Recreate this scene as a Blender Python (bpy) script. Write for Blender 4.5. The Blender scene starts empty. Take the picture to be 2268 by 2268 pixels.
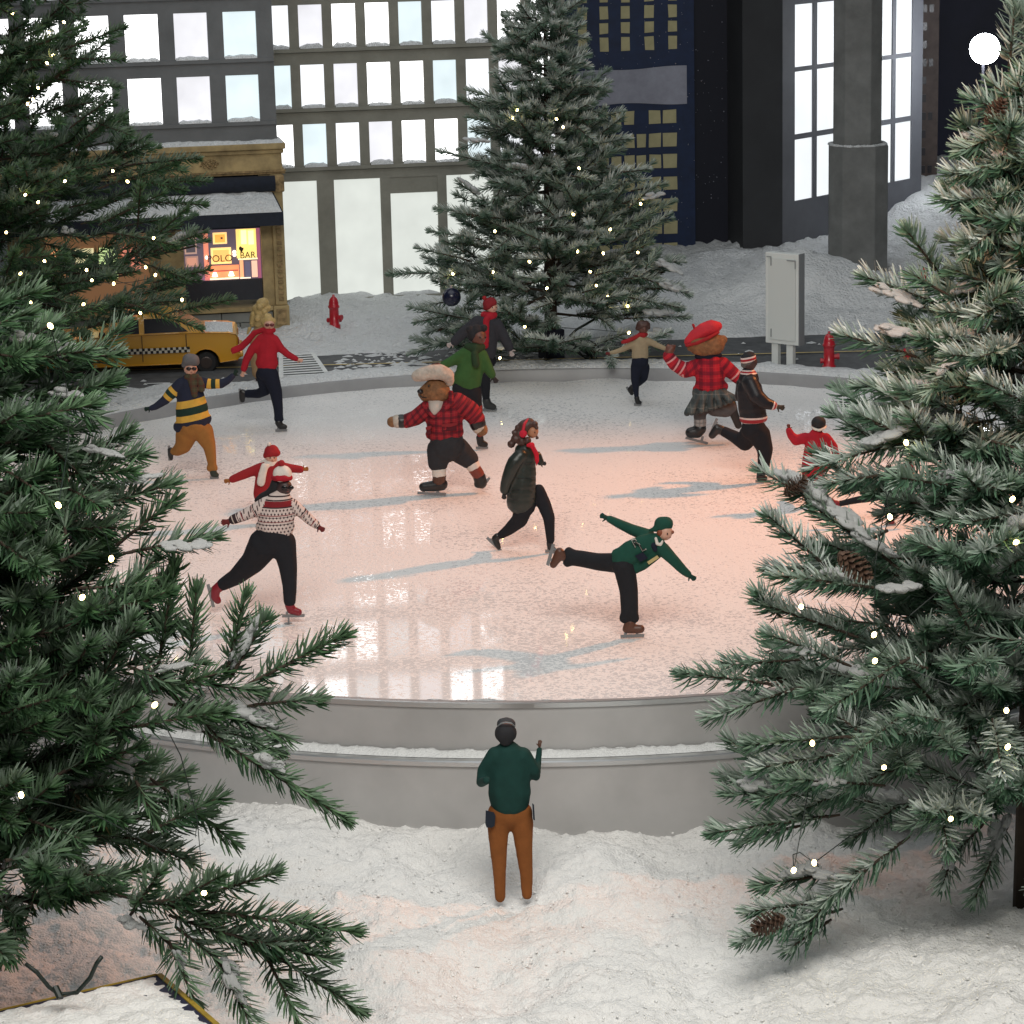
import bpy, bmesh, math, random
import numpy as np
from mathutils import Vector, Matrix
R_ = math.radians
SC = bpy.context.scene
COL = SC.collection
rng = np.random.default_rng(7)
random.seed(7)

# ------------------------------------------------------------------ camera
CAMH, PITCH, ROLL, FPX, CPX = 1.545, R_(13.57), R_(-1.35), 6000.0, 1134.0
cam_d = bpy.data.cameras.new('camera')
cam = bpy.data.objects.new('camera', cam_d)
COL.objects.link(cam)
cam_d.sensor_width = 36.0
cam_d.lens = 36.0 * FPX / 2268.0
cam_d.clip_start = 0.05
cam_d.clip_end = 100.0
cam.matrix_world = Matrix.Translation((0, 0, CAMH)) @ Matrix.Rotation(math.pi / 2 - PITCH, 4, 'X') @ Matrix.Rotation(ROLL, 4, 'Z')
SC.camera = cam

# ------------------------------------------------------------------ world, lamps, exposure
w = bpy.data.worlds.new('World')
SC.world = w
w.use_nodes = True
w.node_tree.nodes['Background'].inputs[0].default_value = (0.50, 0.56, 0.60, 1)
w.node_tree.nodes['Background'].inputs[1].default_value = 0.11
SC.view_settings.view_transform = 'Standard'
SC.view_settings.look = 'None'
SC.view_settings.gamma = 1.0
SC.view_settings.exposure = 0.0
SC.view_settings.use_curve_mapping = False
SC.render.engine = 'CYCLES'
SC.cycles.use_denoising = True
SC.cycles.max_bounces = 6
SC.cycles.sample_clamp_indirect = 4.0


def lamp(name, kind, loc, target, energy, color, **kw):
    d = bpy.data.lights.new(name, kind)
    d.energy = energy
    d.color = color
    for k, v in kw.items():
        setattr(d, k, v)
    o = bpy.data.objects.new(name, d)
    COL.objects.link(o)
    o.location = loc
    o.rotation_euler = (Vector(target) - Vector(loc)).to_track_quat('-Z', 'Y').to_euler()
    return o


# the display window's soft ceiling light, and the warm theatre spot that throws the skaters' shadows
lamp('ceiling_light', 'AREA', (-0.2, 6.9, 3.3), (-0.1, 6.8, 0), 45, (0.93, 0.97, 1.0), shape='RECTANGLE', size=3.2, size_y=3.4)
lamp('front_ceiling_light', 'AREA', (0.1, 2.2, 3.0), (0.0, 4.6, 0), 130, (1.0, 0.96, 0.90), shape='RECTANGLE', size=2.6, size_y=1.6)
lamp('warm_spot', 'SPOT', (2.75, 7.35, 2.35), (-0.15, 5.90, 0), 430, (1.0, 0.32, 0.09), spot_size=R_(50), spot_blend=0.9, shadow_soft_size=0.075)
# a second warm lamp at the front left picks out the snow on the right-hand tree
lamp('warm_tree_spot', 'SPOT', (-1.3, 2.6, 2.5), (0.80, 4.30, 0.95), 180, (1.0, 0.42, 0.16), spot_size=R_(14), spot_blend=0.6, shadow_soft_size=0.03)

# ------------------------------------------------------------------ helpers
def ray(x, y):
    """direction through source-photo pixel (2268 wide)"""
    a = (x - CPX) / FPX
    b = -(y - CPX) / FPX
    cr, sr = math.cos(ROLL), math.sin(ROLL)
    a, b = cr * a - sr * b, sr * a + cr * b
    c, s = math.cos(PITCH), math.sin(PITCH)
    return Vector((a, c + b * s, -s + b * c))


def atY(x, y, Y):
    d = ray(x, y)
    return Vector((0, 0, CAMH)) + d * (Y / d.y)


def atZ(x, y, z):
    d = ray(x, y)
    return Vector((0, 0, CAMH)) + d * ((z - CAMH) / d.z)


D2S = 2268.0 / 1932.0
MATS = {}


def mat(name, col=(0.8, 0.8, 0.8), rough=0.6, metal=0.0, emit=None, es=1.0, spec=0.5, noise=None, bump=None, coat=0.0):
    """plain procedural material; noise=(scale, amount) mottles the colour, bump=(scale, strength, dist)"""
    if name in MATS:
        return MATS[name]
    m = bpy.data.materials.new(name)
    m.use_nodes = True
    nt = m.node_tree
    b = nt.nodes['Principled BSDF']
    b.inputs['Base Color'].default_value = (*col, 1)
    b.inputs['Roughness'].default_value = rough
    b.inputs['Metallic'].default_value = metal
    b.inputs['Specular IOR Level'].default_value = spec
    b.inputs['Coat Weight'].default_value = coat
    if emit:
        b.inputs['Emission Color'].default_value = (*emit, 1)
        b.inputs['Emission Strength'].default_value = es
    tc = nt.nodes.new('ShaderNodeTexCoord') if (noise or bump) else None
    if noise:
        n = nt.nodes.new('ShaderNodeTexNoise')
        n.inputs['Scale'].default_value = noise[0]
        n.inputs['Detail'].default_value = 5
        n.inputs['Roughness'].default_value = 0.65
        nt.links.new(tc.outputs['Object'], n.inputs['Vector'])
        r = nt.nodes.new('ShaderNodeValToRGB')
        k = noise[1]
        r.color_ramp.elements[0].position = 0.3
        r.color_ramp.elements[1].position = 0.7
        r.color_ramp.elements[0].color = (*[c * (1 - k) for c in col], 1)
        r.color_ramp.elements[1].color = (*[min(1, c * (1 + k)) for c in col], 1)
        nt.links.new(n.outputs['Fac'], r.inputs['Fac'])
        nt.links.new(r.outputs['Color'], b.inputs['Base Color'])
    if bump:
        n = nt.nodes.new('ShaderNodeTexNoise')
        n.inputs['Scale'].default_value = bump[0]
        n.inputs['Detail'].default_value = 4
        nt.links.new(tc.outputs['Object'], n.inputs['Vector'])
        bp = nt.nodes.new('ShaderNodeBump')
        bp.inputs['Strength'].default_value = bump[1]
        bp.inputs['Distance'].default_value = bump[2]
        nt.links.new(n.outputs['Fac'], bp.inputs['Height'])
        nt.links.new(bp.outputs['Normal'], b.inputs['Normal'])
    MATS[name] = m
    return m


def top(name, label, cat, loc=(0, 0, 0), group=None):
    o = bpy.data.objects.new(name, None)
    COL.objects.link(o)
    o.location = loc
    o.empty_display_size = 0.05
    o['label'] = label
    o['category'] = cat
    if group:
        o['group'] = group
    return o


def wpos(o):
    v = Vector(o.location)
    p = o.parent
    while p:
        v += Vector(p.location)
        p = p.parent
    return v


def link(name, me, m=None, parent=None, world=True):
    """one mesh object; vertices are given in world space when world is set"""
    if m is not None and len(me.materials) == 0:
        me.materials.append(m)
    o = bpy.data.objects.new(name, me)
    COL.objects.link(o)
    if parent is not None:
        o.parent = parent
        if world:
            me.transform(Matrix.Translation(-wpos(parent)))
    return o


def mesh(name, V, Fc, smooth=False):
    me = bpy.data.meshes.new(name)
    me.from_pydata([tuple(v) for v in V], [], [tuple(f) for f in Fc])
    me.update()
    if smooth:
        me.polygons.foreach_set('use_smooth', [True] * len(me.polygons))
    return me


def bm_mesh(name, bm, smooth=False):
    me = bpy.data.meshes.new(name)
    bmesh.ops.recalc_face_normals(bm, faces=bm.faces)
    bm.to_mesh(me)
    bm.free()
    if smooth:
        me.polygons.foreach_set('use_smooth', [True] * len(me.polygons))
    return me


def bbox(bm, x0, x1, y0, y1, z0, z1, M=None, bev=0.0):
    vs = [bm.verts.new((x, y, z)) for x in (x0, x1) for y in (y0, y1) for z in (z0, z1)]
    fs = [bm.faces.new([vs[i] for i in f]) for f in ((0, 1, 3, 2), (4, 6, 7, 5), (0, 4, 5, 1), (2, 3, 7, 6), (0, 2, 6, 4), (1, 5, 7, 3))]
    if bev:
        es = {e for f in fs for e in f.edges}
        r = bmesh.ops.bevel(bm, geom=list(es), offset=bev, segments=2, affect='EDGES', profile=0.5)
        vs = list({v for f in r['faces'] for v in f.verts} | {v for v in vs if v.is_valid})
    if M is not None:
        bmesh.ops.transform(bm, matrix=M, verts=[v for v in vs if v.is_valid])


def box(name, x0, x1, y0, y1, z0, z1, m, parent=None, M=None, bev=0.0, world=True):
    bm = bmesh.new()
    bbox(bm, x0, x1, y0, y1, z0, z1, M, bev)
    return link(name, bm_mesh(name, bm), m, parent, world)


def tube(bm, pts, rad, n=8, cap=True):
    """tapered tube along pts; rad is a number or list"""
    pts = [Vector(p) for p in pts]
    if not hasattr(rad, '__len__'):
        rad = [rad] * len(pts)
    rings = []
    for i, p in enumerate(pts):
        t = (pts[min(i + 1, len(pts) - 1)] - pts[max(i - 1, 0)]).normalized()
        a = t.cross(Vector((0, 0, 1)))
        if a.length < 1e-3:
            a = t.cross(Vector((1, 0, 0)))
        a.normalize()
        b = t.cross(a)
        rings.append([bm.verts.new(p + (a * math.cos(2 * math.pi * k / n) + b * math.sin(2 * math.pi * k / n)) * rad[i]) for k in range(n)])
    for r0, r1 in zip(rings, rings[1:]):
        for k in range(n):
            bm.faces.new((r0[k], r0[(k + 1) % n], r1[(k + 1) % n], r1[k]))
    if cap:
        bm.faces.new(rings[0][::-1])
        bm.faces.new(rings[-1])


def lathe(bm, prof, c=(0, 0, 0), n=24):
    rings = []
    for r, z in prof:
        rings.append([bm.verts.new((c[0] + r * math.cos(2 * math.pi * k / n), c[1] + r * math.sin(2 * math.pi * k / n), c[2] + z)) for k in range(n)])
    for r0, r1 in zip(rings, rings[1:]):
        for k in range(n):
            bm.faces.new((r0[k], r0[(k + 1) % n], r1[(k + 1) % n], r1[k]))
    bm.faces.new(rings[0][::-1])
    bm.faces.new(rings[-1])


def fast_mesh(name, V, Q, attrs=None, smooth=False):
    """numpy mesh: V (n,3), Q (m,4) or (m,3)"""
    me = bpy.data.meshes.new(name)
    k = Q.shape[1]
    me.vertices.add(len(V))
    me.vertices.foreach_set('co', np.ascontiguousarray(V, dtype=np.float32).ravel())
    me.loops.add(Q.size)
    me.loops.foreach_set('vertex_index', np.ascontiguousarray(Q, dtype=np.int32).ravel())
    me.polygons.add(len(Q))
    me.polygons.foreach_set('loop_start', np.arange(0, Q.size, k, dtype=np.int32))
    if smooth:
        me.polygons.foreach_set('use_smooth', np.ones(len(Q), dtype=bool))
    for an, av in (attrs or {}).items():
        a = me.attributes.new(an, 'FLOAT', 'POINT')
        a.data.foreach_set('value', np.ascontiguousarray(av, dtype=np.float32))
    me.update()
    me.validate()
    return me


def vnoise(x, y, seed=0):
    """smooth value noise on a unit lattice, -1..1"""
    xi = np.floor(x).astype(np.int64)
    yi = np.floor(y).astype(np.int64)
    fx = x - xi
    fy = y - yi
    fx = fx * fx * (3 - 2 * fx)
    fy = fy * fy * (3 - 2 * fy)

    def h(a, b):
        n = (a * 374761393 + b * 668265263 + seed * 974711) & 0x7fffffff
        n = ((n ^ (n >> 13)) * 1274126177) & 0x7fffffff
        return ((n ^ (n >> 16)) & 0xffff) / 32767.5 - 1
    return (h(xi, yi) * (1 - fx) + h(xi + 1, yi) * fx) * (1 - fy) + (h(xi, yi + 1) * (1 - fx) + h(xi + 1, yi + 1) * fx) * fy


def fbm(x, y, f, octv=4, seed=0, gain=0.5):
    s = 0
    a = 1.0
    for i in range(octv):
        s = s + a * vnoise(x * f + 17.3 * i, y * f + 5.1 * i, seed + i)
        f *= 2.03
        a *= gain
    return s


def sstep(a, b, x):
    t = np.clip((x - a) / (b - a), 0, 1)
    return t * t * (3 - 2 * t)


# ------------------------------------------------------------------ snow material
def snow_mat(name, col, grain, strength, dist, spark=0.0, rough=0.75, sss=0.0):
    m = bpy.data.materials.new(name)
    m.use_nodes = True
    nt = m.node_tree
    b = nt.nodes['Principled BSDF']
    b.inputs['Base Color'].default_value = (*col, 1)
    b.inputs['Roughness'].default_value = rough
    b.inputs['Specular IOR Level'].default_value = 0.25
    tc = nt.nodes.new('ShaderNodeTexCoord')
    n1 = nt.nodes.new('ShaderNodeTexNoise')
    n1.inputs['Scale'].default_value = grain
    n1.inputs['Detail'].default_value = 6
    n1.inputs['Roughness'].default_value = 0.7
    nt.links.new(tc.outputs['Object'], n1.inputs['Vector'])
    v = nt.nodes.new('ShaderNodeTexVoronoi')
    v.inputs['Scale'].default_value = grain * 1.7
    nt.links.new(tc.outputs['Object'], v.inputs['Vector'])
    mx = nt.nodes.new('ShaderNodeMath')
    mx.operation = 'MULTIPLY_ADD'
    mx.inputs[1].default_value = -0.6
    nt.links.new(v.outputs['Distance'], mx.inputs[0])
    nt.links.new(n1.outputs['Fac'], mx.inputs[2])
    bp = nt.nodes.new('ShaderNodeBump')
    bp.inputs['Strength'].default_value = strength
    bp.inputs['Distance'].default_value = dist
    nt.links.new(mx.outputs[0], bp.inputs['Height'])
    nt.links.new(bp.outputs['Normal'], b.inputs['Normal'])
    r = nt.nodes.new('ShaderNodeValToRGB')
    r.color_ramp.elements[0].position = 0.3
    r.color_ramp.elements[1].position = 0.65
    r.color_ramp.elements[0].color = (*[c * 0.92 for c in col], 1)
    r.color_ramp.elements[1].color = (*col, 1)
    nt.links.new(n1.outputs['Fac'], r.inputs['Fac'])
    nt.links.new(r.outputs['Color'], b.inputs['Base Color'])
    MATS[name] = m
    return m


M_SNOW = snow_mat('fluffy_snow', (0.87, 0.87, 0.855), 130, 0.55, 0.008)
M_SNOWF = snow_mat('packed_snow', (0.80, 0.82, 0.83), 60, 0.9, 0.012)
M_CLUMP = snow_mat('flocked_snow', (0.78, 0.80, 0.80), 160, 0.8, 0.004)

# ------------------------------------------------------------------ the rink
RC = Vector((0.0975, 6.39, 0))
RR = 1.66
RIM = 0.045


def ring(prof, n=160, a0=0.0, a1=2 * math.pi, wob=None):
    """profile (r, z) swept round the rink's centre"""
    V, Fc = [], []
    full = abs(a1 - a0 - 2 * math.pi) < 1e-6
    m = n if full else n + 1
    for i in range(m):
        a = a0 + (a1 - a0) * i / n
        for j, (r, z) in enumerate(prof):
            dr, dz = wob(a, j) if wob else (0, 0)
            V.append((RC.x + (r + dr) * math.sin(a), RC.y - (r + dr) * math.cos(a), z + dz))
    k = len(prof)
    for i in range(n):
        i2 = (i + 1) % m
        for j in range(k - 1):
            Fc.append((i * k + j, i2 * k + j, i2 * k + j + 1, i * k + j + 1))
    return V, Fc


def ice_material():
    m = bpy.data.materials.new('snow_dusted_ice')
    m.use_nodes = True
    nt = m.node_tree
    L = nt.links.new
    b = nt.nodes['Principled BSDF']
    tc = nt.nodes.new('ShaderNodeTexCoord')

    def noise(scale, det=4, ro=0.6):
        n = nt.nodes.new('ShaderNodeTexNoise')
        n.inputs['Scale'].default_value = scale
        n.inputs['Detail'].default_value = det
        n.inputs['Roughness'].default_value = ro
        L(tc.outputs['Object'], n.inputs['Vector'])
        return n
    grain = noise(135, 3, 0.65)
    patch = noise(2.3, 5, 0.6)
    ripple = noise(240, 2, 0.5)
    add = nt.nodes.new('ShaderNodeMath')
    add.operation = 'MULTIPLY_ADD'
    add.inputs[1].default_value = 0.45
    L(patch.outputs['Fac'], add.inputs[0])
    # the sheet is swept barer towards the front rim
    sx = nt.nodes.new('ShaderNodeSeparateXYZ')
    L(tc.outputs['Object'], sx.inputs[0])
    sw = nt.nodes.new('ShaderNodeMapRange')
    sw.inputs['From Min'].default_value = -1.65
    sw.inputs['From Max'].default_value = -0.5
    sw.inputs['To Min'].default_value = -0.115
    sw.inputs['To Max'].default_value = 0.075
    L(sx.outputs['Y'], sw.inputs['Value'])
    ad2 = nt.nodes.new('ShaderNodeMath')
    L(grain.outputs['Fac'], ad2.inputs[0])
    L(sw.outputs['Result'], ad2.inputs[1])
    L(ad2.outputs[0], add.inputs[2])
    # snow cover: 1 where grains lie, 0 where the bare acrylic shows
    cov = nt.nodes.new('ShaderNodeMapRange')
    cov.inputs['From Min'].default_value = 0.685
    cov.inputs['From Max'].default_value = 0.715
    L(add.outputs[0], cov.inputs['Value'])
    bare = nt.nodes.new('ShaderNodeBsdfPrincipled')
    bare.inputs['Base Color'].default_value = (0.74, 0.75, 0.76, 1)
    bare.inputs['Roughness'].default_value = 0.035
    bare.inputs['Specular IOR Level'].default_value = 1.0
    b.inputs['Base Color'].default_value = (0.80, 0.79, 0.78, 1)
    b.inputs['Roughness'].default_value = 0.8
    b.inputs['Specular IOR Level'].default_value = 0.2
    bp = nt.nodes.new('ShaderNodeBump')
    bp.inputs['Strength'].default_value = 0.7
    bp.inputs['Distance'].default_value = 0.005
    L(grain.outputs['Fac'], bp.inputs['Height'])
    L(bp.outputs['Normal'], b.inputs['Normal'])
    bp2 = nt.nodes.new('ShaderNodeBump')
    bp2.inputs['Strength'].default_value = 0.006
    bp2.inputs['Distance'].default_value = 0.002
    L(ripple.outputs['Fac'], bp2.inputs['Height'])
    L(bp2.outputs['Normal'], bare.inputs['Normal'])
    mix = nt.nodes.new('ShaderNodeMixShader')
    L(cov.outputs['Result'], mix.inputs[0])
    L(bare.outputs[0], mix.inputs[1])
    L(b.outputs[0], mix.inputs[2])
    L(mix.outputs[0], nt.nodes['Material Output'].inputs['Surface'])
    return m


M_RIMW = mat('painted_rim', (0.30, 0.30, 0.305), 0.42, noise=(14, 0.10))
M_BOX = mat('grey_rink_panel', (0.42, 0.415, 0.41), 0.36, metal=0.25, noise=(4, 0.13), spec=0.4)
M_ALU = mat('aluminium_edge', (0.55, 0.56, 0.56), 0.28, metal=0.85)
rink = top('skating_rink', 'round snow dusted skating rink with low grey wall and metal edges', 'rink', (RC.x, RC.y, -0.3))
# ice disc
nr, na = 46, 150
V = [(RC.x, RC.y, 0.0)]
for i in range(1, nr + 1):
    r = (RR - 0.0115) * i / nr
    for k in range(na):
        a = 2 * math.pi * k / na
        x, y = RC.x + r * math.sin(a), RC.y - r * math.cos(a)
        V.append((x, y, 0.0))
V = np.array(V)
rr = np.hypot(V[:, 0] - RC.x, V[:, 1] - RC.y)
V[:, 2] += sstep(RR - 0.11, RR - 0.03, rr) * (0.010 + 0.006 * fbm(V[:, 0], V[:, 1], 7, 3, 9)) * sstep(5.9, 6.6, V[:, 1])
Fc = [(0, 1 + k, 1 + (k + 1) % na) for k in range(na)]
for i in range(nr - 1):
    for k in range(na):
        a, b_ = 1 + i * na + k, 1 + i * na + (k + 1) % na
        Fc.append((a, a + na, b_ + na, b_))
M_ICE = ice_material()
link('ice_surface', mesh('ice_surface', V, Fc, True), M_ICE, rink)
V, Fc = ring([(RR - 0.012, -0.02), (RR - 0.012, RIM - 0.003), (RR - 0.009, RIM), (RR + 0.006, RIM)])
link('inner_wall', mesh('inner_wall', V, Fc, True), M_RIMW, rink)
V, Fc = ring([(RR + 0.0055, RIM + 0.001), (RR + 0.012, RIM + 0.001), (RR + 0.012, RIM - 0.008), (RR + 0.007, RIM - 0.009)])
link('top_edge', mesh('top_edge', V, Fc), M_ALU, rink)
V, Fc = ring([(RR + 0.008, RIM - 0.008), (RR + 0.008, -0.05)])
link('upper_panel', mesh('upper_panel', V, Fc, True), M_BOX, rink)
V, Fc = ring([(RR + 0.007, -0.05), (RR + 0.05, -0.052), (RR + 0.053, -0.054), (RR + 0.053, -0.062), (RR + 0.047, -0.063)])
link('ledge', mesh('ledge', V, Fc), M_ALU, rink)
V, Fc = ring([(RR + 0.048, -0.062), (RR + 0.048, -0.32)])
link('lower_panel', mesh('lower_panel', V, Fc, True), M_BOX, rink)


def lump_ring(prof, amp, f, seed, n=700, a0=0, a1=2 * math.pi):
    def wob(a, j):
        x = np.array([a * RR * f])
        k = float(fbm(x, np.array([j * 0.9]), 1.0, 3, seed)[0])
        e = 0 if j in (0, len(prof) - 1) else 1
        return amp * 0.5 * k * e, max(-0.002, amp * k) * e
    return ring(prof, n, a0, a1, wob)


# snow lying on the ledge and along the inside of the near rim
V, Fc = lump_ring([(RR + 0.009, -0.049), (RR + 0.010, -0.044), (RR + 0.020, -0.0425), (RR + 0.030, -0.046), (RR + 0.037, -0.0508)], 0.0034, 55, 4, 1400, -1.0, 1.0)
link('ledge_snow', mesh('ledge_snow', V, Fc, True), M_CLUMP, rink)
V, Fc = lump_ring([(RR - 0.09, -0.002), (RR - 0.06, 0.012), (RR - 0.032, 0.028), (RR - 0.016, 0.036), (RR - 0.011, 0.043), (RR - 0.010, 0.02)], 0.007, 14, 12, 900, -0.75, 0.75)
link('rim_snow', mesh('rim_snow', V, Fc, True), M_SNOWF, rink)
V, Fc = lump_ring([(RR - 0.004, 0.044), (RR + 0.003, 0.053), (RR + 0.03, 0.060), (RR + 0.07, 0.058), (RR + 0.10, 0.035)], 0.006, 22, 30, 1100, 1.35, 2 * math.pi - 1.35)
link('back_rim_snow', mesh('back_rim_snow', V, Fc, True), M_SNOWF, rink)

# ------------------------------------------------------------------ ground, street
def road_near(x):
    return 7.87 + 0.02 * (x + 0.9)


def road_far(x):
    return 8.42 + 0.10 * np.tanh((x + 0.2) * 1.2) + 0.02 * x


def ground_z(x, y):
    back = sstep(5.6, 7.2, y)
    z = -0.215 * (1 - back) + 0.048 * back
    front = 1 - back
    # foreground hills and hollow
    z = z + front * (0.036 * fbm(x, y, 2.6, 2, 21) + 0.016 * fbm(x, y, 7, 2, 5))
    z = z + front * 0.035 * np.exp(-((x + 0.55) ** 2 / 0.06 + (y - 4.75) ** 2 / 0.05))
    z = z - front * 0.035 * np.exp(-((x + 0.085) ** 2 / 0.010 + (y - 4.06) ** 2 / 0.012))
    z = z + front * 0.02 * np.exp(-((x + 0.22) ** 2 / 0.006 + (y - 4.02) ** 2 / 0.03))
    # drifts behind the street
    beh = sstep(0, 0.12, y - road_far(x))
    z = z + beh * (-0.002 + 0.010 * fbm(x, y, 5, 3, 40) + 0.017 * np.abs(fbm(x, y, 12, 3, 44)))
    z = z + 0.155 * np.exp(-((x - 1.02) ** 2 / 0.055 + (y - 9.12) ** 2 / 0.05))
    z = z + 0.07 * np.exp(-((x - 1.40) ** 2 / 0.06 + (y - 8.98) ** 2 / 0.05))
    z = z + 0.025 * np.exp(-((x - 0.62) ** 2 / 0.12 + (y - 9.3) ** 2 / 0.20))
    z = z + 0.015 * sstep(9.3, 10.2, y) * sstep(0.3, 0.8, x)
    z = z + 0.12 * sstep(1.35, 1.8, x) * sstep(9.4, 10.5, y)
    nr_ = sstep(0.10, 0.0, y - road_near(x)) * back
    z = z + nr_ * (0.008 + 0.008 * fbm(x, y, 8, 3, 60))
    # the street's bed lies low
    inr = sstep(-0.015, 0.02, y - road_near(x)) * sstep(0.015, -0.02, y - road_far(x))
    return z * (1 - inr) + 0.030 * inr


def steps(*segs):
    """coordinates from (start, end, step) runs"""
    out = []
    for a, b, st in segs:
        out += list(np.linspace(a, b, max(2, int(round((b - a) / st)) + 1))[:-1])
    return np.array(out + [segs[-1][1]])


def terrain(name, xs, ys, fine, seed, m):
    nx, ny = len(xs), len(ys)
    X, Y = np.meshgrid(xs, ys)
    Z = ground_z(X, Y)
    off = np.hypot(X - RC.x, Y - RC.y)
    road = (Y > road_near(X)) & (Y < road_far(X))
    Z = Z + np.where(road, 0, 1) * (fine[0] * fbm(X, Y, 22, 2, seed) + fine[1] * np.abs(fbm(X, Y, 62, 2, seed + 5)) + fine[2] * np.abs(vnoise(X * 118, Y * 118, seed + 9)))
    idx = np.arange(nx * ny).reshape(ny, nx)
    Q = np.stack([idx[:-1, :-1], idx[:-1, 1:], idx[1:, 1:], idx[1:, :-1]], -1).reshape(-1, 4)
    lim = np.where(Y > 6.6, RR + 0.02, RR + 0.03)
    inside = (off < lim).ravel()
    Q = Q[~inside[Q].all(1)]
    Vv = np.stack([X, Y, Z], -1).reshape(-1, 3)
    Vv[inside, 2] = np.minimum(Vv[inside, 2], -0.05)
    o = link(name, fast_mesh(name, Vv, Q, smooth=True), m)
    o['kind'] = 'structure'
    return o


terrain('ground', steps((-4.5, -1.0, .06), (-1.0, 1.0, .005), (1.0, 4.5, .06)), steps((-.6, 3.4, .06), (3.4, 4.95, .0048), (4.95, 5.4, .03)), (.007, .0050, .0036), 71, M_SNOW)
terrain('ground', steps((-2.8, 2.8, .015)), steps((5.4, 7.5, .04), (7.5, 10.6, .015), (10.6, 12.5, .05)), (.005, .005, .0), 72, M_SNOWF)

# loose tufts of flock lying on the foreground snow
n = 5000
fx, fy = rng.uniform(-.92, .92, n), rng.uniform(3.5, 4.9, n)
keep = np.hypot(fx - RC.x, fy - RC.y) > RR + .055
fx, fy = fx[keep], fy[keep]
fz = ground_z(fx, fy) + .003 + .004 * rng.random(len(fx))
rad = .0012 + .0018 * rng.random(len(fx)) ** 2
oct_v = np.array([(1, 0, 0), (-1, 0, 0), (0, 1, 0), (0, -1, 0), (0, 0, 1), (0, 0, -1)], float)
oct_f = np.array([(0, 2, 4), (2, 1, 4), (1, 3, 4), (3, 0, 4), (2, 0, 5), (1, 2, 5), (3, 1, 5), (0, 3, 5)])
jit = rng.uniform(.5, 1.5, (len(fx), 6, 3))
V = np.stack([fx, fy, fz], -1)[:, None] + oct_v[None] * rad[:, None, None] * jit * np.array([1.2, 1.2, .7])
o = link('snow_tufts', fast_mesh('snow_tufts', V.reshape(-1, 3), (oct_f[None] + (np.arange(len(fx)) * 6)[:, None, None]).reshape(-1, 3)), mat('flock_tuft', (0.9, 0.9, 0.885), 0.95, spec=0.1))
o['kind'] = 'stuff'
o['label'] = 'loose white flock tufts over the foreground snow'

M_ROAD = mat('asphalt', (0.085, 0.09, 0.095), 0.75, noise=(26, 0.35), bump=(300, 0.4, 0.002))
xs = np.linspace(-2.8, 2.8, 90)
def rink_edge(x, k=0.03):
    d = (RR + k) ** 2 - (x - RC.x) ** 2
    return RC.y + math.sqrt(d) if d > 0 else 0.0


V = [(x, max(float(road_near(x)) - 0.03, rink_edge(x)), 0.044) for x in xs] + [(x, float(road_far(x)) + 0.03, 0.044) for x in xs]
n = len(xs)
road = link('street', mesh('street', V, [(i, i + 1, n + i + 1, n + i) for i in range(n - 1)]), M_ROAD)
road['kind'] = 'structure'
M_YEL = mat('yellow_road_paint', (0.55, 0.42, 0.16), 0.7, noise=(30, 0.3))
M_WHP = mat('white_road_paint', (0.75, 0.77, 0.76), 0.7, noise=(40, 0.15))


def strip(name, x0, x1, f, wd, m, z=0.048, n=40):
    xs = np.linspace(x0, x1, n)
    V = [(x, f(x) - wd / 2, z) for x in xs] + [(x, f(x) + wd / 2, z) for x in xs]
    return link(name, mesh(name, V, [(i, i + 1, n + i + 1, n + i) for i in range(n - 1)]), m, road)


strip('yellow_lane_line', -2.6, 2.6, lambda x: 8.19 + 0.012 * x, 0.012, M_YEL)
for i in range(9):
    x0 = -2.32 + i * 0.31
    if rink_edge(x0 + .07, .1) < 7.95 and rink_edge(x0, .1) < 7.95:
        strip('lane_dash', x0, x0 + 0.07, lambda x: 7.965 + 0.02 * x, 0.010, M_WHP, n=3)
    strip('lane_dash', x0 + 0.1, x0 + 0.19, lambda x: 8.37 + 0.04 * x, 0.009, M_WHP, n=3)
# ladder crossing in white paint
CQ = [Vector((-0.722, 8.40, 0.050)), Vector((-0.628, 8.42, 0.050)), Vector((-0.54, 7.955, 0.050)), Vector((-0.684, 7.93, 0.050))]
for a, b_ in ((CQ[0], CQ[3]), (CQ[1], CQ[2])):
    V = [a, a + Vector((0.014, 0, 0)), b_ + Vector((0.014, 0, 0)), b_]
    link('crosswalk_border', mesh('crosswalk_border', V, [(0, 1, 2, 3)]), M_WHP, road)
for i in range(12):
    t0, t1 = (i + 0.12) / 12, (i + 0.62) / 12
    V = [CQ[0].lerp(CQ[3], t0) + Vector((.012, 0, .001)), CQ[1].lerp(CQ[2], t0) + Vector((0, 0, .001)), CQ[1].lerp(CQ[2], t1) + Vector((0, 0, .001)), CQ[0].lerp(CQ[3], t1) + Vector((.012, 0, .001))]
    link('crosswalk_stripe', mesh('crosswalk_stripe', V, [(0, 1, 2, 3)]), M_WHP, road)
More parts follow.
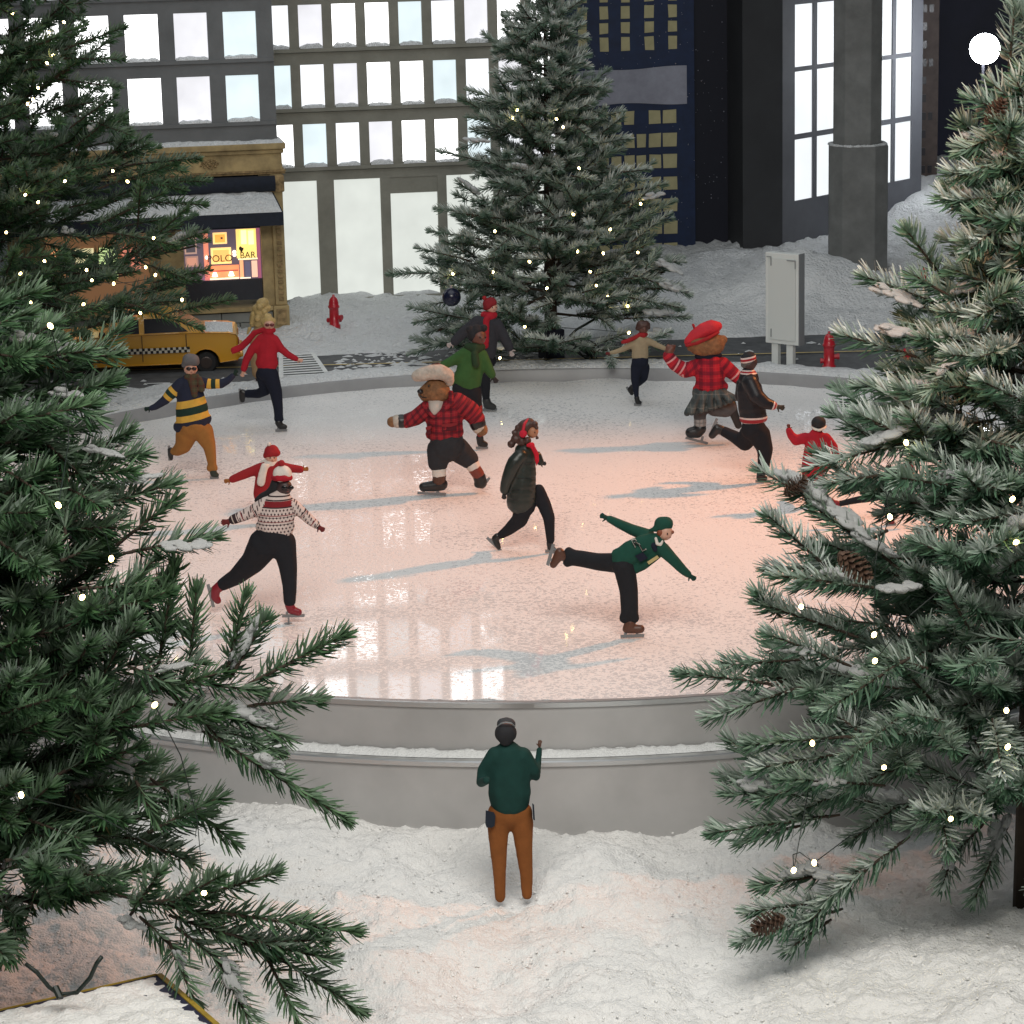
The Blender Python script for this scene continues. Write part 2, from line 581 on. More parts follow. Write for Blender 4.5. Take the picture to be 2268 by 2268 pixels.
# patches of trodden snow on the street
bm = bmesh.new()
for i in range(420):
    x = rng.uniform(-0.62, 0.15) if i < 320 else rng.uniform(-2.2, 2.2)
    y = float(road_near(x)) + 0.05 + rng.random() * 0.5
    if -0.75 < x < -0.53 or y > road_far(x) - 0.01 or math.hypot(x - RC.x, y - RC.y) < RR + 0.05:
        continue
    r = 0.004 + 0.016 * rng.random() ** 2.5
    k = 7
    c = bm.verts.new((x, y, 0.0495 + r * 0.15))
    vs = [bm.verts.new((x + r * 1.6 * rng.uniform(.5, 1.2) * math.cos(q * 6.283 / k), y + r * rng.uniform(.5, 1.2) * math.sin(q * 6.283 / k), 0.0455)) for q in range(k)]
    for q in range(k):
        bm.faces.new((c, vs[q], vs[(q + 1) % k]))
o = link('street_snow', bm_mesh('street_snow', bm, True), M_SNOWF)
o['kind'] = 'stuff'
o['label'] = 'trodden patches of snow scattered over the street'
# dark night backdrop behind everything
M_BACK = mat('night_backdrop', (0.010, 0.012, 0.030), 0.7, noise=(1.2, 0.5))
o = box('backdrop', -6, 6, 12.4, 12.5, -0.6, 4.5, M_BACK)
o['kind'] = 'structure'

# ------------------------------------------------------------------ buildings
def frame(p0, yaw):
    """local (u along facade, v behind it, z up) -> world"""
    return Matrix.Translation(Vector((p0[0], p0[1], 0))) @ Matrix.Rotation(R_(yaw), 4, 'Z')


def pane_mat(name, col, s, amt=0.10):
    m = bpy.data.materials.new(name)
    m.use_nodes = True
    nt = m.node_tree
    b = nt.nodes['Principled BSDF']
    b.inputs['Base Color'].default_value = (0.15, 0.15, 0.15, 1)
    b.inputs['Roughness'].default_value = 0.5
    tc = nt.nodes.new('ShaderNodeTexCoord')
    n = nt.nodes.new('ShaderNodeTexNoise')
    n.inputs['Scale'].default_value = 9
    n.inputs['Detail'].default_value = 3
    nt.links.new(tc.outputs['Object'], n.inputs['Vector'])
    r = nt.nodes.new('ShaderNodeValToRGB')
    r.color_ramp.elements[0].position = 0.25
    r.color_ramp.elements[1].position = 0.75
    r.color_ramp.elements[0].color = (*[c * (1 - amt) for c in col], 1)
    r.color_ramp.elements[1].color = (*[c * (1 + amt) for c in col], 1)
    nt.links.new(n.outputs['Fac'], r.inputs['Fac'])
    nt.links.new(r.outputs['Color'], b.inputs['Emission Color'])
    b.inputs['Emission Strength'].default_value = s
    MATS[name] = m
    return m


M_PW = pane_mat('lit_window', (1.0, 1.0, 1.0), 3.0)
M_PW2 = pane_mat('lit_window_dim', (0.80, 0.93, 0.97), 1.0)
M_PW3 = pane_mat('lit_window_cool', (0.93, 0.96, 1.0), 1.25)
M_PW4 = pane_mat('lit_window_grey', (0.93, 0.93, 0.98), 0.95, 0.14)
M_PT = pane_mat('frosted_lit_panel', (0.80, 0.84, 0.78), 0.86, 0.08)
M_PR = pane_mat('cool_lit_window', (0.90, 0.94, 0.96), 1.0, 0.05)
M_GREY = mat('grey_facade_plaster', (0.155, 0.163, 0.168), 0.8, noise=(7, 0.18))
M_OLIV = mat('stone_facade_plaster', (0.26, 0.255, 0.215), 0.8, noise=(9, 0.18))


def snow_ridge(name, p, q, h, dp, M, parent, seed, m=None):
    """small drift lying between local points p and q (u,z at sill), dp deep"""
    n = max(5, int(abs(q[0] - p[0]) / 0.012))
    V, Fc = [], []
    for i in range(n + 1):
        t = i / n
        u = p[0] + (q[0] - p[0]) * t
        hh = h * (0.55 + 0.6 * abs(float(vnoise(np.array([seed * 3.7 + t * 4.1]), np.array([seed * 1.3]), 5)[0])) + 0.25 * random.random())
        if i in (0, n):
            hh *= 0.45
        for dv, dz in ((0.0, 0.0), (-dp * .15, hh * .75), (-dp * .5, hh), (-dp * .85, hh * .55), (-dp, -0.0015)):
            V.append(M @ Vector((u, dv + p[2], p[1] + dz)))
    for i in range(n):
        for j in range(4):
            Fc.append((i * 5 + j, i * 5 + j + 1, i * 5 + j + 6, i * 5 + j + 5))
    return link(name, mesh(name, V, Fc, True), m or M_SNOWF, parent)


def facade(root, M, u0, u1, z0, z1, rows, thick, m_wall, pane_dp, label_pane='window', snow=True, sill=0.0):
    """rows: list of (zb, zt, [(ua, ub, mat)...]); wall pieces butt round the openings"""
    bm = bmesh.new()
    rows = sorted(rows, key=lambda r: r[0])
    z = z0
    for ri, (zb, zt, cols) in enumerate(rows):
        if zb > z:
            bbox(bm, u0, u1, 0, thick, z, zb, M)
        u = u0
        for ua, ub, pm in cols:
            if ua > u:
                bbox(bm, u, ua, 0, thick, zb, zt, M)
            u = ub
        if u < u1:
            bbox(bm, u, u1, 0, thick, zb, zt, M)
        z = zt
        for ci, (ua, ub, pm) in enumerate(cols):
            V = [M @ Vector(v) for v in ((ua, pane_dp, zb), (ub, pane_dp, zb), (ub, pane_dp, zt), (ua, pane_dp, zt))]
            o = link(label_pane, mesh(label_pane, V, [(0, 1, 2, 3)]), pm, root)
            if snow:
                s = snow_ridge('sill_snow', (ua + .002, zb, pane_dp - .001), (ub - .002, zb, pane_dp), 0.010 + .006 * random.random(), pane_dp + sill, M, root, ri * 13 + ci)
                s.parent = o
        if sill and cols:
            bbox(bm, u0 + .001, u1 - .001, -sill, -0.0005, zb - 0.014, zb - 0.002, M)
    if z < z1:
        bbox(bm, u0, u1, 0, thick, z, z1, M)
    link('wall', bm_mesh('wall', bm), m_wall, root)


# white lit office block
MW = frame((-0.4187, 9.477), 9)
wb = top('office_building', 'stone coloured office block with rows of glowing white windows behind the middle tree', 'building', MW @ Vector((0.1, 0.1, 0.0)))
rows = [(0.050, 0.469, [(-0.52, -0.418, M_PT), (-0.357, -0.236, M_PT), (-0.177, -0.014, M_PT)])]
cols = []
for zb in (0.519, 0.7225, 0.926, 1.13, 1.334, 1.538, 1.742):
    cs = []
    for c in range(-2, 9):
        ua = -0.278 + 0.1153 * c
        if c == 8:
            continue
        cs.append((ua, ua + 0.082, (M_PW2, M_PW, M_PW3, M_PW, M_PW4)[(c * 7 + int(zb * 10)) % 5]))
    rows.append((zb, zb + 0.146, cs))
# door row is shorter than the tall windows: its own pieces
bm = bmesh.new()
rows[0] = (0.050, 0.469, [(-0.52, -0.418, M_PT), (-0.357, -0.236, M_PT), (-0.177, -0.014, M_PT), (0.020, 0.187, M_PT), (0.219, 0.386, M_PT), (0.42, 0.585, M_PT)])
facade(wb, MW, -0.6, 0.651, 0.0, 2.05, rows, 0.16, M_OLIV, 0.018, sill=0.012)
bm.free()
box('door_lintel', 0.0195, 0.1875, 0.003, 0.017, 0.413, 0.4695, M_OLIV, wb, MW)
box('plinth', -0.6, 0.651, -0.02, -0.001, 0.0, 0.055, M_OLIV, wb, MW)

# grey building over the shop, left
ML = frame((-0.7253, 8.885), 10)
gb = top('grey_building', 'grey plaster building with square lit windows above the cafe awning', 'building', ML @ Vector((-0.5, 0.1, 0.0)))
rows = []
for zb in (0.7335, 0.9365, 1.14, 1.343, 1.546):
    rows.append((zb, zb + 0.148, [(-0.801 + 0.1575 * c, -0.801 + 0.1575 * c + 0.107, (M_PW4 if c == 3 else M_PW2 if c >= 4 else M_PW)) for c in range(-2, 5)]))
facade(gb, ML, -1.35, -0.012, 0.668, 1.95, rows, 0.25, M_GREY, 0.02, sill=0.006)

# ------------------------------------------------------------------ shop front under the grey building
M_SAND = mat('aged_sandstone', (0.36, 0.27, 0.13), 0.75, noise=(16, 0.38), bump=(60, 0.4, 0.003))
M_SAND2 = mat('carved_sandstone', (0.30, 0.21, 0.10), 0.8, noise=(55, 0.55), bump=(90, 0.8, 0.004))
M_NAVY = mat('navy_awning_cloth', (0.012, 0.017, 0.030), 0.8, noise=(60, 0.25))
M_STONE = mat('grey_base_stone', (0.20, 0.205, 0.19), 0.8, noise=(12, 0.15))
M_BLKW = mat('dark_shop_glass', (0.028, 0.032, 0.042), 0.25, noise=(6, 0.3))
shop = top('cafe_front', 'sandstone cafe front with snowy navy awning and glowing picture window', 'shop', ML @ Vector((-0.3, 0.0, 0.04)))


def sbox(name, u0, u1, v0, v1, z0, z1, m, bev=0.0, parent=None):
    return box(name, u0, u1, v0, v1, z0, z1, m, parent or shop, ML, bev)


# wall plane of the shop sits at v=0; cornice is proud of it
sbox('cornice', -1.3, 0.012, -0.022, 0.20, 0.640, 0.660, M_SAND, 0.003)
sbox('cornice_moulding', -1.3, 0.006, -0.014, 0.20, 0.626, 0.6395, M_SAND, 0.003)
sbox('frieze', -1.3, 0.0, -0.006, 0.20, 0.572, 0.6255, M_SAND)
for z, dv in ((0.566, 0.014), (0.559, 0.009)):
    sbox('architrave', -1.3, 0.004 + dv * .4, -dv, 0.20, z, z + 0.0058, M_SAND2)
# carved emblem on the frieze
bm = bmesh.new()
for i in range(26):
    a = i * 2.4
    r = 0.004 * math.sqrt(i)
    c = Vector((-0.236 + r * 1.5 * math.cos(a), -0.008, 0.600 + r * 0.75 * math.sin(a)))
    ret = bmesh.ops.create_icosphere(bm, subdivisions=1, radius=0.0045)
    bmesh.ops.transform(bm, matrix=ML @ Matrix.Translation(c), verts=ret['verts'])
link('carved_emblem', bm_mesh('carved_emblem', bm, True), M_SAND2, shop)
snow_ridge('cornice_snow', (-1.3, 0.660, 0.05), (0.004, 0.660, 0.05), 0.020, 0.068, ML, shop, 77)
# awning box, sloped canopy, valance
bm = bmesh.new()
tube(bm, [ML @ Vector((-0.98, -0.022, 0.530)), ML @ Vector((-0.028, -0.022, 0.530))], 0.026, 14)
link('awning_roll', bm_mesh('awning_roll', bm, True), M_NAVY, shop)
bm = bmesh.new()
P = lambda u, v, z: bm.verts.new(ML @ Vector((u, v, z)))
a = [P(-0.98, -0.012, 0.503), P(-0.035, -0.012, 0.503), P(-0.014, -0.125, 0.447), P(-1.0, -0.125, 0.447), P(-1.0, -0.125, 0.405), P(-0.014, -0.125, 0.405)]
b4 = [P(-0.035, -0.012, 0.497), P(-0.98, -0.012, 0.497), P(-0.016, -0.118, 0.405), P(-0.998, -0.118, 0.405)]
for f in ((a[0], a[3], a[2], a[1]), (a[3], a[4], a[5], a[2]), (a[1], a[2], a[5], b4[2], b4[0]), (a[0], b4[1], b4[3], a[4], a[3]), (b4[0], b4[2], b4[3], b4[1]), (a[4], b4[3], b4[2], a[5]), (a[0], a[1], b4[0], b4[1])):
    bm.faces.new(f)
link('awning', bm_mesh('awning', bm), M_NAVY, shop)
# snow sheet on the canopy
nu, nv = 110, 18
V, Fc = [], []
for i in range(nu + 1):
    for j in range(nv + 1):
        t, s = i / nu, j / nv
        u = (-0.975 + 0.935 * t) * (1 - s) + (-0.995 + 0.976 * t) * s
        h = 0.009 * (1 + 0.6 * float(vnoise(np.array([u * 60]), np.array([s * 9]), 3)[0])) * min(1, 6 * s + .2, 6 * (1 - s) + .0, 30 * t + .05, 30 * (1 - t) + .05)
        V.append(ML @ Vector((u, -0.014 - 0.112 * s - h * .3, 0.504 - 0.0555 * s + h)))
for i in range(nu):
    for j in range(nv):
        Fc.append((i * (nv + 1) + j, i * (nv + 1) + j + 1, (i + 1) * (nv + 1) + j + 1, (i + 1) * (nv + 1) + j))
link('awning_snow', mesh('awning_snow', V, Fc, True), M_SNOWF, shop)
# piers, pilaster, sill, base
sbox('pier', -0.079, -0.042, 0.0, 0.18, 0.125, 0.5585, M_SAND)
sbox('pier', -0.415, -0.334, 0.0, 0.18, 0.125, 0.5585, M_SAND)
sbox('pier', -0.90, -0.78, 0.0, 0.18, 0.125, 0.5585, M_SAND)
sbox('pilaster', -0.0415, -0.003, -0.012, 0.18, 0.1255, 0.5580, M_SAND, 0.003)
for k in range(15):
    sbox('carved_panel', -0.030, -0.013, -0.0165, -0.0125, 0.142 + k * 0.0185, 0.142 + k * 0.0185 + 0.012, M_SAND2, 0.0015)
sbox('capital', -0.048, 0.003, -0.022, 0.18, 0.500, 0.556, M_SAND2, 0.005)
sbox('pedestal', -0.050, 0.002, -0.022, 0.18, 0.040, 0.1250, M_SAND, 0.003)
sbox('pedestal_panel', -0.041, -0.008, -0.0255, -0.0225, 0.062, 0.115, M_SAND2, 0.002)
sbox('pier', -0.446, -0.4155, -0.010, 0.18, 0.125, 0.5585, M_SAND2)
sbox('sill', -0.90, -0.0505, -0.018, 0.15, 0.1105, 0.1245, M_SAND, 0.002)
sbox('window_head', -0.7795, -0.0795, 0.010, 0.18, 0.383, 0.5583, M_NAVY)
row_z = (0.040, 0.074, 0.108)
for r in range(2):
    for k in range(7):
        ua = -0.88 + k * 0.12 + (0.06 if r else 0)
        ub = min(ua + 0.1175, -0.052)
        if ub - ua > 0.02:
            sbox('stone_block', ua, ub, -0.008, 0.14, row_z[r], row_z[r + 1] - 0.0022, M_STONE, 0.0015)
# the window: a backlit picture of the room within, panes and frames as separate pieces
def glow(name, col, s):
    return mat(name, col, 0.5, emit=col, es=s)


win = sbox('window_backing', -0.3335, -0.0795, 0.022, 0.026, 0.145, 0.383, M_BLKW)
sbox('lower_panel', -0.333, -0.080, 0.0105, 0.0215, 0.146, 0.214, M_BLKW)
items = [(-.333, -.0795, .2145, .382, (.10, .075, .10), .9, 0), (-.268, -.252, .2155, .381, (.75, .24, .15), 1.0, 1),
         (-.330, -.290, .305, .360, (.40, .25, .20), 1.0, 1), (-.325, -.295, .311, .354, (.07, .06, .07), 1, 2),
         (-.329, -.287, .263, .298, (.35, .20, .16), 1.0, 1), (-.323, -.293, .269, .292, (.55, .26, .18), 1, 2),
         (-.236, -.190, .334, .372, (1.0, .66, .26), 1.1, 1), (-.230, -.196, .339, .366, (.95, .42, .08), 1.1, 2), (-.211, -.204, .350, .357, (.1, .05, .03), 1, 3),
         (-.245, -.178, .268, .322, (1.0, .66, .25), 1.1, 1), (-.238, -.185, .275, .315, (.95, .50, .14), 1.1, 2),
         (-.252, -.155, .219, .263, (1.0, .28, .12), 1.0, 1), (-.250, -.158, .243, .247, (.25, .06, .05), 1, 2), (-.252, -.156, .2165, .222, (1.0, .75, .55), 1.2, 2),
         (-.160, -.094, .284, .380, (1.0, .70, .20), 1.1, 1), (-.144, -.126, .330, .376, (1.0, .92, .45), 1.3, 2), (-.120, -.102, .328, .374, (1.0, .92, .45), 1.3, 2),
         (-.156, -.092, .278, .2835, (1.0, .85, .45), 1.2, 1), (-.152, -.140, .219, .277, (1.0, .42, .20), 1.0, 1), (-.134, -.118, .222, .272, (.10, .09, .14), 1, 1), (-.113, -.094, .219, .274, (.85, .50, .36), 1.0, 1),
         (-.153, -.118, .2165, .2205, (1, .82, .62), 1.3, 3), (-.0925, -.082, .2155, .381, (.30, .08, .14), 1.0, 1), (-.333, -.252, .2155, .240, (.22, .10, .16), 1, 1)]
for i, (ua, ub, za, zb, c, s, lay) in enumerate(items):
    o = sbox('picture_detail' if lay else 'room_wall', ua, ub, 0.0208 - lay * 0.0022, 0.0213 - lay * 0.0022, za, zb, glow('glow_%d' % i, c, s))
M_BULBW = glow('lamp_glow', (1.0, .85, .65), 3.0)
for (u, z, r) in ((-.259, .292, .006), (-.168, .297, .006), (-.168, .306, .006)):
    bm = bmesh.new()
    bmesh.ops.create_icosphere(bm, subdivisions=2, radius=r, matrix=ML @ Matrix.Translation((u, 0.013, z)))
    link('wall_lamp', bm_mesh('wall_lamp', bm, True), M_BULBW, shop)
for u in (-.236, -.182):
    bm = bmesh.new()
    lathe(bm, [(.010, 0), (.005, .014)], (0, 0, 0), 12)
    bmesh.ops.transform(bm, matrix=ML @ Matrix.Translation((u, 0.004, .229)), verts=bm.verts)
    link('table_lamp', bm_mesh('table_lamp', bm), M_BULBW, shop)


def text(name, s, size, M, m, parent, ext=0.0006, sx=1.0):
    c = bpy.data.curves.new(name, 'FONT')
    c.body = s
    c.size = size
    c.extrude = ext
    c.align_x = 'CENTER'
    c.align_y = 'CENTER'
    o = bpy.data.objects.new(name, c)
    COL.objects.link(o)
    dg = bpy.context.evaluated_depsgraph_get()
    me = bpy.data.meshes.new_from_object(o.evaluated_get(dg))
    bpy.data.objects.remove(o)
    me.transform(M @ Matrix.Diagonal((sx, 1, 1, 1)))
    return link(name, me, m, parent)


M_INK = mat('dark_gilt_lettering', (0.05, 0.030, 0.012), 0.5)
ST = Matrix.Rotation(math.pi / 2, 4, 'X')
text('lettering', 'POLO', 0.032, ML @ Matrix.Translation((-0.217, 0.006, 0.287)) @ ST, M_INK, shop, sx=1.0)
text('lettering', 'BAR', 0.030, ML @ Matrix.Translation((-0.125, 0.006, 0.294)) @ ST, M_INK, shop, sx=0.95)
bm = bmesh.new()
for (u, z, r, q) in ((-.148, .318, .006, 1), (-.145, .311, .005, 2), (-.141, .316, .004, 1)):
    bmesh.ops.create_icosphere(bm, subdivisions=1, radius=r, matrix=ML @ Matrix.Translation((u, 0.0068, z)) @ Matrix.Diagonal((1, .12, 1.2, 1)))
link('gilt_emblem', bm_mesh('gilt_emblem', bm), M_INK, shop)
# second bay of the shop further left, seen through the tree
sbox('side_window', -0.7795, -0.4465, 0.020, 0.024, 0.126, 0.383, glow('side_room', (.30, .15, .07), .4))
for i in range(4):
    sbox('side_picture', -.76 + i * .075, -.70 + i * .075, 0.016, 0.0195, .24 + .02 * (i % 2), .34, glow('side_pic_%d' % i, ((1, .45, .2), (.9, .8, .45), (.7, .9, .4), (.9, .3, .2))[i], .8))

# ------------------------------------------------------------------ navy tower with cut-paper windows
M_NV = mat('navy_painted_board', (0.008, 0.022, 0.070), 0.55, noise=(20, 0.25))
M_PAPER = mat('cream_paper_window', (0.48, 0.44, 0.25), 0.75, noise=(18, 0.14))
M_PBAND = mat('painted_snow_band', (0.33, 0.34, 0.41), 0.8, noise=(14, 0.18))
MN = frame((0.669, 10.5125), 9)
nb = top('navy_tower', 'dark navy tower board with cream paper windows and painted snow band', 'building', MN @ Vector((-0.2, 0.05, 0)))
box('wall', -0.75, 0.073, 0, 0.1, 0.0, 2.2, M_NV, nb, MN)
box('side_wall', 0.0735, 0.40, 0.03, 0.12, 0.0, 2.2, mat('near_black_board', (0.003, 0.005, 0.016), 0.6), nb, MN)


def paper(u0, u1, z0, z1):
    j = lambda: random.uniform(-.0016, .0016)
    V = [MN @ Vector(v) for v in ((u0 + j(), -0.003, z0 + j()), (u1 + j(), -0.003, z0 + j()), (u1 + j(), -0.003, z1 + j()), (u0 + j(), -0.003, z1 + j()))]
    W = [v + MN.to_3x3() @ Vector((0, 0.0025, 0)) for v in V]
    link('window', mesh('window', V + W, [(0, 1, 2, 3), (0, 4, 5, 1), (1, 5, 6, 2), (2, 6, 7, 3), (3, 7, 4, 0)]), M_PAPER, nb)


for u0, u1 in ((-.38, -.345), (-.295, -.262), (-.212, -.179), (-.121, -.085), (-.028, .006)):
    for z0, z1 in ((.818, .870), (.885, .926), (.939, .987), (1.002, 1.05), (1.075, 1.12), (1.15, 1.2), (1.23, 1.28), (1.36, 1.41), (1.46, 1.51)):
        paper(u0, u1, z0, z1)
for u0, u1 in ((-.36, -.322), (-.308, -.269), (-.257, -.217), (-.206, -.166), (-.157, -.121), (-.109, -.062), (-.053, .001)):
    for z0, z1 in ((.039, .074), (.110, .160), (.195, .246), (.280, .331), (.366, .418), (.448, .500), (.536, .588)):
        if z0 > .53 and -0.16 < u0 < -.12:
            continue
        paper(u0, u1, z0, z1)
V, n = [], 24
for i in range(n + 1):
    t = i / n
    u = -0.42 + .462 * t
    V += [MN @ Vector((u, -0.005, .744 + .010 * t + .003 * math.sin(t * 9))), MN @ Vector((u, -0.005, .616 - .005 * math.sin(t * 7.5 + 1) - .003 * t)), MN @ Vector((u, -0.0005, .744 + .010 * t + .003 * math.sin(t * 9))), MN @ Vector((u, -0.0005, .616 - .005 * math.sin(t * 7.5 + 1) - .003 * t))]
Fc = []
for i in range(n):
    a = i * 4
    Fc += [(a, a + 1, a + 5, a + 4), (a, a + 4, a + 6, a + 2), (a + 1, a + 3, a + 7, a + 5)]
link('snow_band', mesh('snow_band', V, Fc), M_PBAND, nb)
bm = bmesh.new()
for i in range(220):
    u, z = rng.uniform(-.42, .26), rng.uniform(.1, 1.1)
    bmesh.ops.create_icosphere(bm, subdivisions=1, radius=0.0012 + .0016 * rng.random() ** 3, matrix=MN @ Matrix.Translation((u, -0.0015 if u < .072 else .028, z)))
o = link('snow_specks', bm_mesh('snow_specks', bm), M_PBAND, nb)
o['kind'] = 'stuff'

# ------------------------------------------------------------------ dark corner building, right
MRB = frame((1.064, 10.359), 50)
rb = top('corner_building', 'dark grey corner building with tall paired lit windows beside the pillar', 'building', MRB @ Vector((0.3, 0.2, 0)))
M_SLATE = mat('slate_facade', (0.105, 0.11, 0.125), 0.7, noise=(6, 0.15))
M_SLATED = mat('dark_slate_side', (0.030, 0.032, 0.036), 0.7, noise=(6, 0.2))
rows = []
for zb, zt in ((.235, .470), (.490, .728), (.745, .980), (1.0, 1.235), (1.255, 1.49), (1.51, 1.74)):
    rows.append((zb, zt, [(0.083, 0.208, M_PR), (0.236, 0.370, M_PR), (0.640, 0.780, M_PR), (0.806, 0.930, M_PR)]))
facade(rb, MRB, 0.0, 1.01, 0.0, 2.2, rows, 0.12, M_SLATE, 0.006, snow=False)
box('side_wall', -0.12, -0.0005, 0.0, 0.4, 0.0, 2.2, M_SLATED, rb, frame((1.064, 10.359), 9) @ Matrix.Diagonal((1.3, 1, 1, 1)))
# chamfered pillar standing before it
def chamfer_prism(name, cx, cy, hw, ch, z0, z1, m, parent, yaw=-6):
    pts = [(-hw + ch, -hw), (hw - ch, -hw), (hw, -hw + ch), (hw, hw - ch), (hw - ch, hw), (-hw + ch, hw), (-hw, hw - ch), (-hw, -hw + ch)]
    M = Matrix.Translation((cx, cy, 0)) @ Matrix.Rotation(R_(yaw), 4, 'Z')
    V = [M @ Vector((x, y, z)) for z in (z0, z1) for x, y in pts]
    Fc = [(i, (i + 1) % 8, 8 + (i + 1) % 8, 8 + i) for i in range(8)] + [tuple(range(7, -1, -1)), tuple(range(8, 16))]
    bm = bmesh.new()
    vs = [bm.verts.new(v) for v in V]
    for f in Fc:
        bm.faces.new([vs[i] for i in f])
    bmesh.ops.bevel(bm, geom=list(bm.edges), offset=0.002, segments=1, affect='EDGES')
    return link(name, bm_mesh(name, bm), m, parent)


M_CONC = mat('weathered_concrete', (0.17, 0.175, 0.17), 0.75, noise=(9, 0.28), bump=(40, 0.25, 0.003))
pil = top('concrete_pillar', 'thick grey chamfered concrete pillar with snow on its step', 'pillar', (1.262, 9.665, 0.05))
chamfer_prism('pedestal', 1.262, 9.665, 0.104, 0.047, 0.03, 0.527, M_CONC, pil)
chamfer_prism('shaft', 1.258, 9.668, 0.084, 0.039, 0.5272, 2.2, M_CONC, pil)
bm = bmesh.new()
for i in range(90):
    a = i / 90 * 6.283
    q = max(abs(math.cos(a)), abs(math.sin(a)), (abs(math.cos(a)) + abs(math.sin(a))) / 1.45)
    r = 0.093 / q
    bmesh.ops.create_icosphere(bm, subdivisions=1, radius=rng.uniform(.005, .010), matrix=Matrix.Translation((1.26 + r * math.cos(a), 9.666 + r * math.sin(a), .529)) @ Matrix.Diagonal((1.3, 1.3, .7, 1)))
link('step_snow', bm_mesh('step_snow', bm, True), M_SNOWF, pil)
bm = bmesh.new()
for i in range(70):
    a = i / 70 * 6.283
    bmesh.ops.create_icosphere(bm, subdivisions=1, radius=rng.uniform(.010, .024), matrix=Matrix.Translation((1.262 + .125 * math.cos(a), 9.66 + .12 * math.sin(a), .075 + .01 * math.sin(3 * a))) @ Matrix.Diagonal((1.4, 1.4, .7, 1)))
link('base_snow', bm_mesh('base_snow', bm, True), M_SNOWF, pil)

# small far tower at the right, a brown strip with tiny dark windows
ft = top('far_tower', 'narrow brown far tower with tiny dark windows right of the corner building', 'building', (1.86, 11.6, 0))
M_BRN = mat('brown_far_tower', (0.060, 0.045, 0.040), 0.8, noise=(20, 0.3))
box('wall', 1.70, 1.845, 11.55, 11.9, 0, 2.4, M_BRN, ft)
M_TW = mat('tiny_dark_window', (0.012, 0.011, 0.014), 0.4)
for k in range(14):
    for du in ((0,) if k % 3 else (0, 0.028)):
        box('window', 1.775 + du, 1.793 + du, 11.546, 11.5495, .2 + k * .075, .232 + k * .075, M_TW, ft)

# the bright lamp on a pole at the right
lp = top('street_lamp', 'glaring white lamp with thin post at the upper right edge', 'lamp', (1.9062, 10.8, 0.05))
bm = bmesh.new()
tube(bm, [(1.9062, 10.83, 0.05), (1.9062, 10.83, 0.74)], 0.006, 8)
link('post', bm_mesh('post', bm), mat('dark_post', (.02, .02, .025), .4), lp)
bm = bmesh.new()
bmesh.ops.create_uvsphere(bm, u_segments=20, v_segments=12, radius=0.060, matrix=Matrix.Translation((1.9062, 10.8, 0.771)))
link('globe', bm_mesh('globe', bm, True), mat('lamp_globe', (1, 1, 1), .4, emit=(0.93, 0.96, 1.0), es=80), lp)

# ------------------------------------------------------------------ street furniture
M_RED = mat('red_hydrant_paint', (0.42, 0.010, 0.022), 0.35, coat=0.3, noise=(40, 0.12))


def hydrant(px, py, z, h, label, rot=0.0):
    p = atZ(px, py, z)
    t = top('fire_hydrant', label, 'fire hydrant', p, 'red fire hydrants along the street')
    s = h / 0.105
    bm = bmesh.new()
    lathe(bm, [(.020, -.01), (.020, .004), (.0165, .006), (.0155, .055), (.0165, .060), (.019, .062), (.019, .068), (.0165, .070), (.0162, .078), (.0135, .090), (.008, .097), (.004, .099), (.004, .105)], (0, 0, 0), 20)
    bmesh.ops.scale(bm, vec=(s, s, s), verts=bm.verts)
    b = link('barrel', bm_mesh('barrel', bm, True), M_RED, t, False)
    for a, zz, r, l in ((rot, .030, .0095, .030), (rot + math.pi, .018, .008, .026), (rot + 1.2, .018, .008, .026)):
        bm = bmesh.new()
        d = Vector((math.cos(a), math.sin(a), 0))
        c = Vector((0, 0, zz))
        tube(bm, [(c + d * .010) * s, (c + d * (l - .006)) * s, (c + d * (l - .006)) * s + d * .0004, (c + d * l) * s], [r * .8 * s, r * .8 * s, r * s, r * s], 12)
        link('outlet', bm_mesh('outlet', bm), M_RED, t, False)
    return t


hydrant(741, 722, 0.062, 0.104, 'red fire hydrant in the snow before the white lit windows', -0.5)
hydrant(1836, 812, 0.052, 0.106, 'red fire hydrant beside the pale display board', 0.0)
hydrant(2046, 640, 0.10, 0.075, 'red hydrant top showing above a snowy branch at right', 0.4)

# pale display board on two posts
M_BRD = mat('pale_grey_board', (0.66, 0.69, 0.67), 0.5)
M_BRDS = mat('grey_board_edge', (0.22, 0.235, 0.245), 0.5)
bp0 = atZ(1738, 808, 0.05)
sg = top('display_board', 'blank pale grey display board on two short posts by the rink', 'sign', bp0)
MB = Matrix.Translation(bp0) @ Matrix.Rotation(R_(-38), 4, 'Z')
box('panel', -0.058, 0.058, -0.016, 0.012, 0.065, 0.338, M_BRD, sg, MB, 0.002)
box('back_plate', -0.046, 0.048, -0.0195, -0.0165, 0.078, 0.322, mat('board_back', (0.60, 0.63, 0.61), .5), sg, MB)
for (u0, u1, z0, z1) in ((-.050, -.034, .325, .327), (-.036, -.034, .300, .324), (.020, .050, .318, .320), (.048, .050, .295, .3175), (-.036, -.034, .085, .11)):
    box('clip', u0, u1, -0.0225, -0.020, z0, z1, M_BRDS, sg, MB)
box('edge_cover', 0.0585, 0.061, -0.017, 0.013, 0.064, 0.339, M_BRDS, sg, MB)
for u in (-.030, .022):
    box('post', u - .011, u + .011, -0.008, 0.008, -0.012, 0.0645, M_BRD, sg, MB)

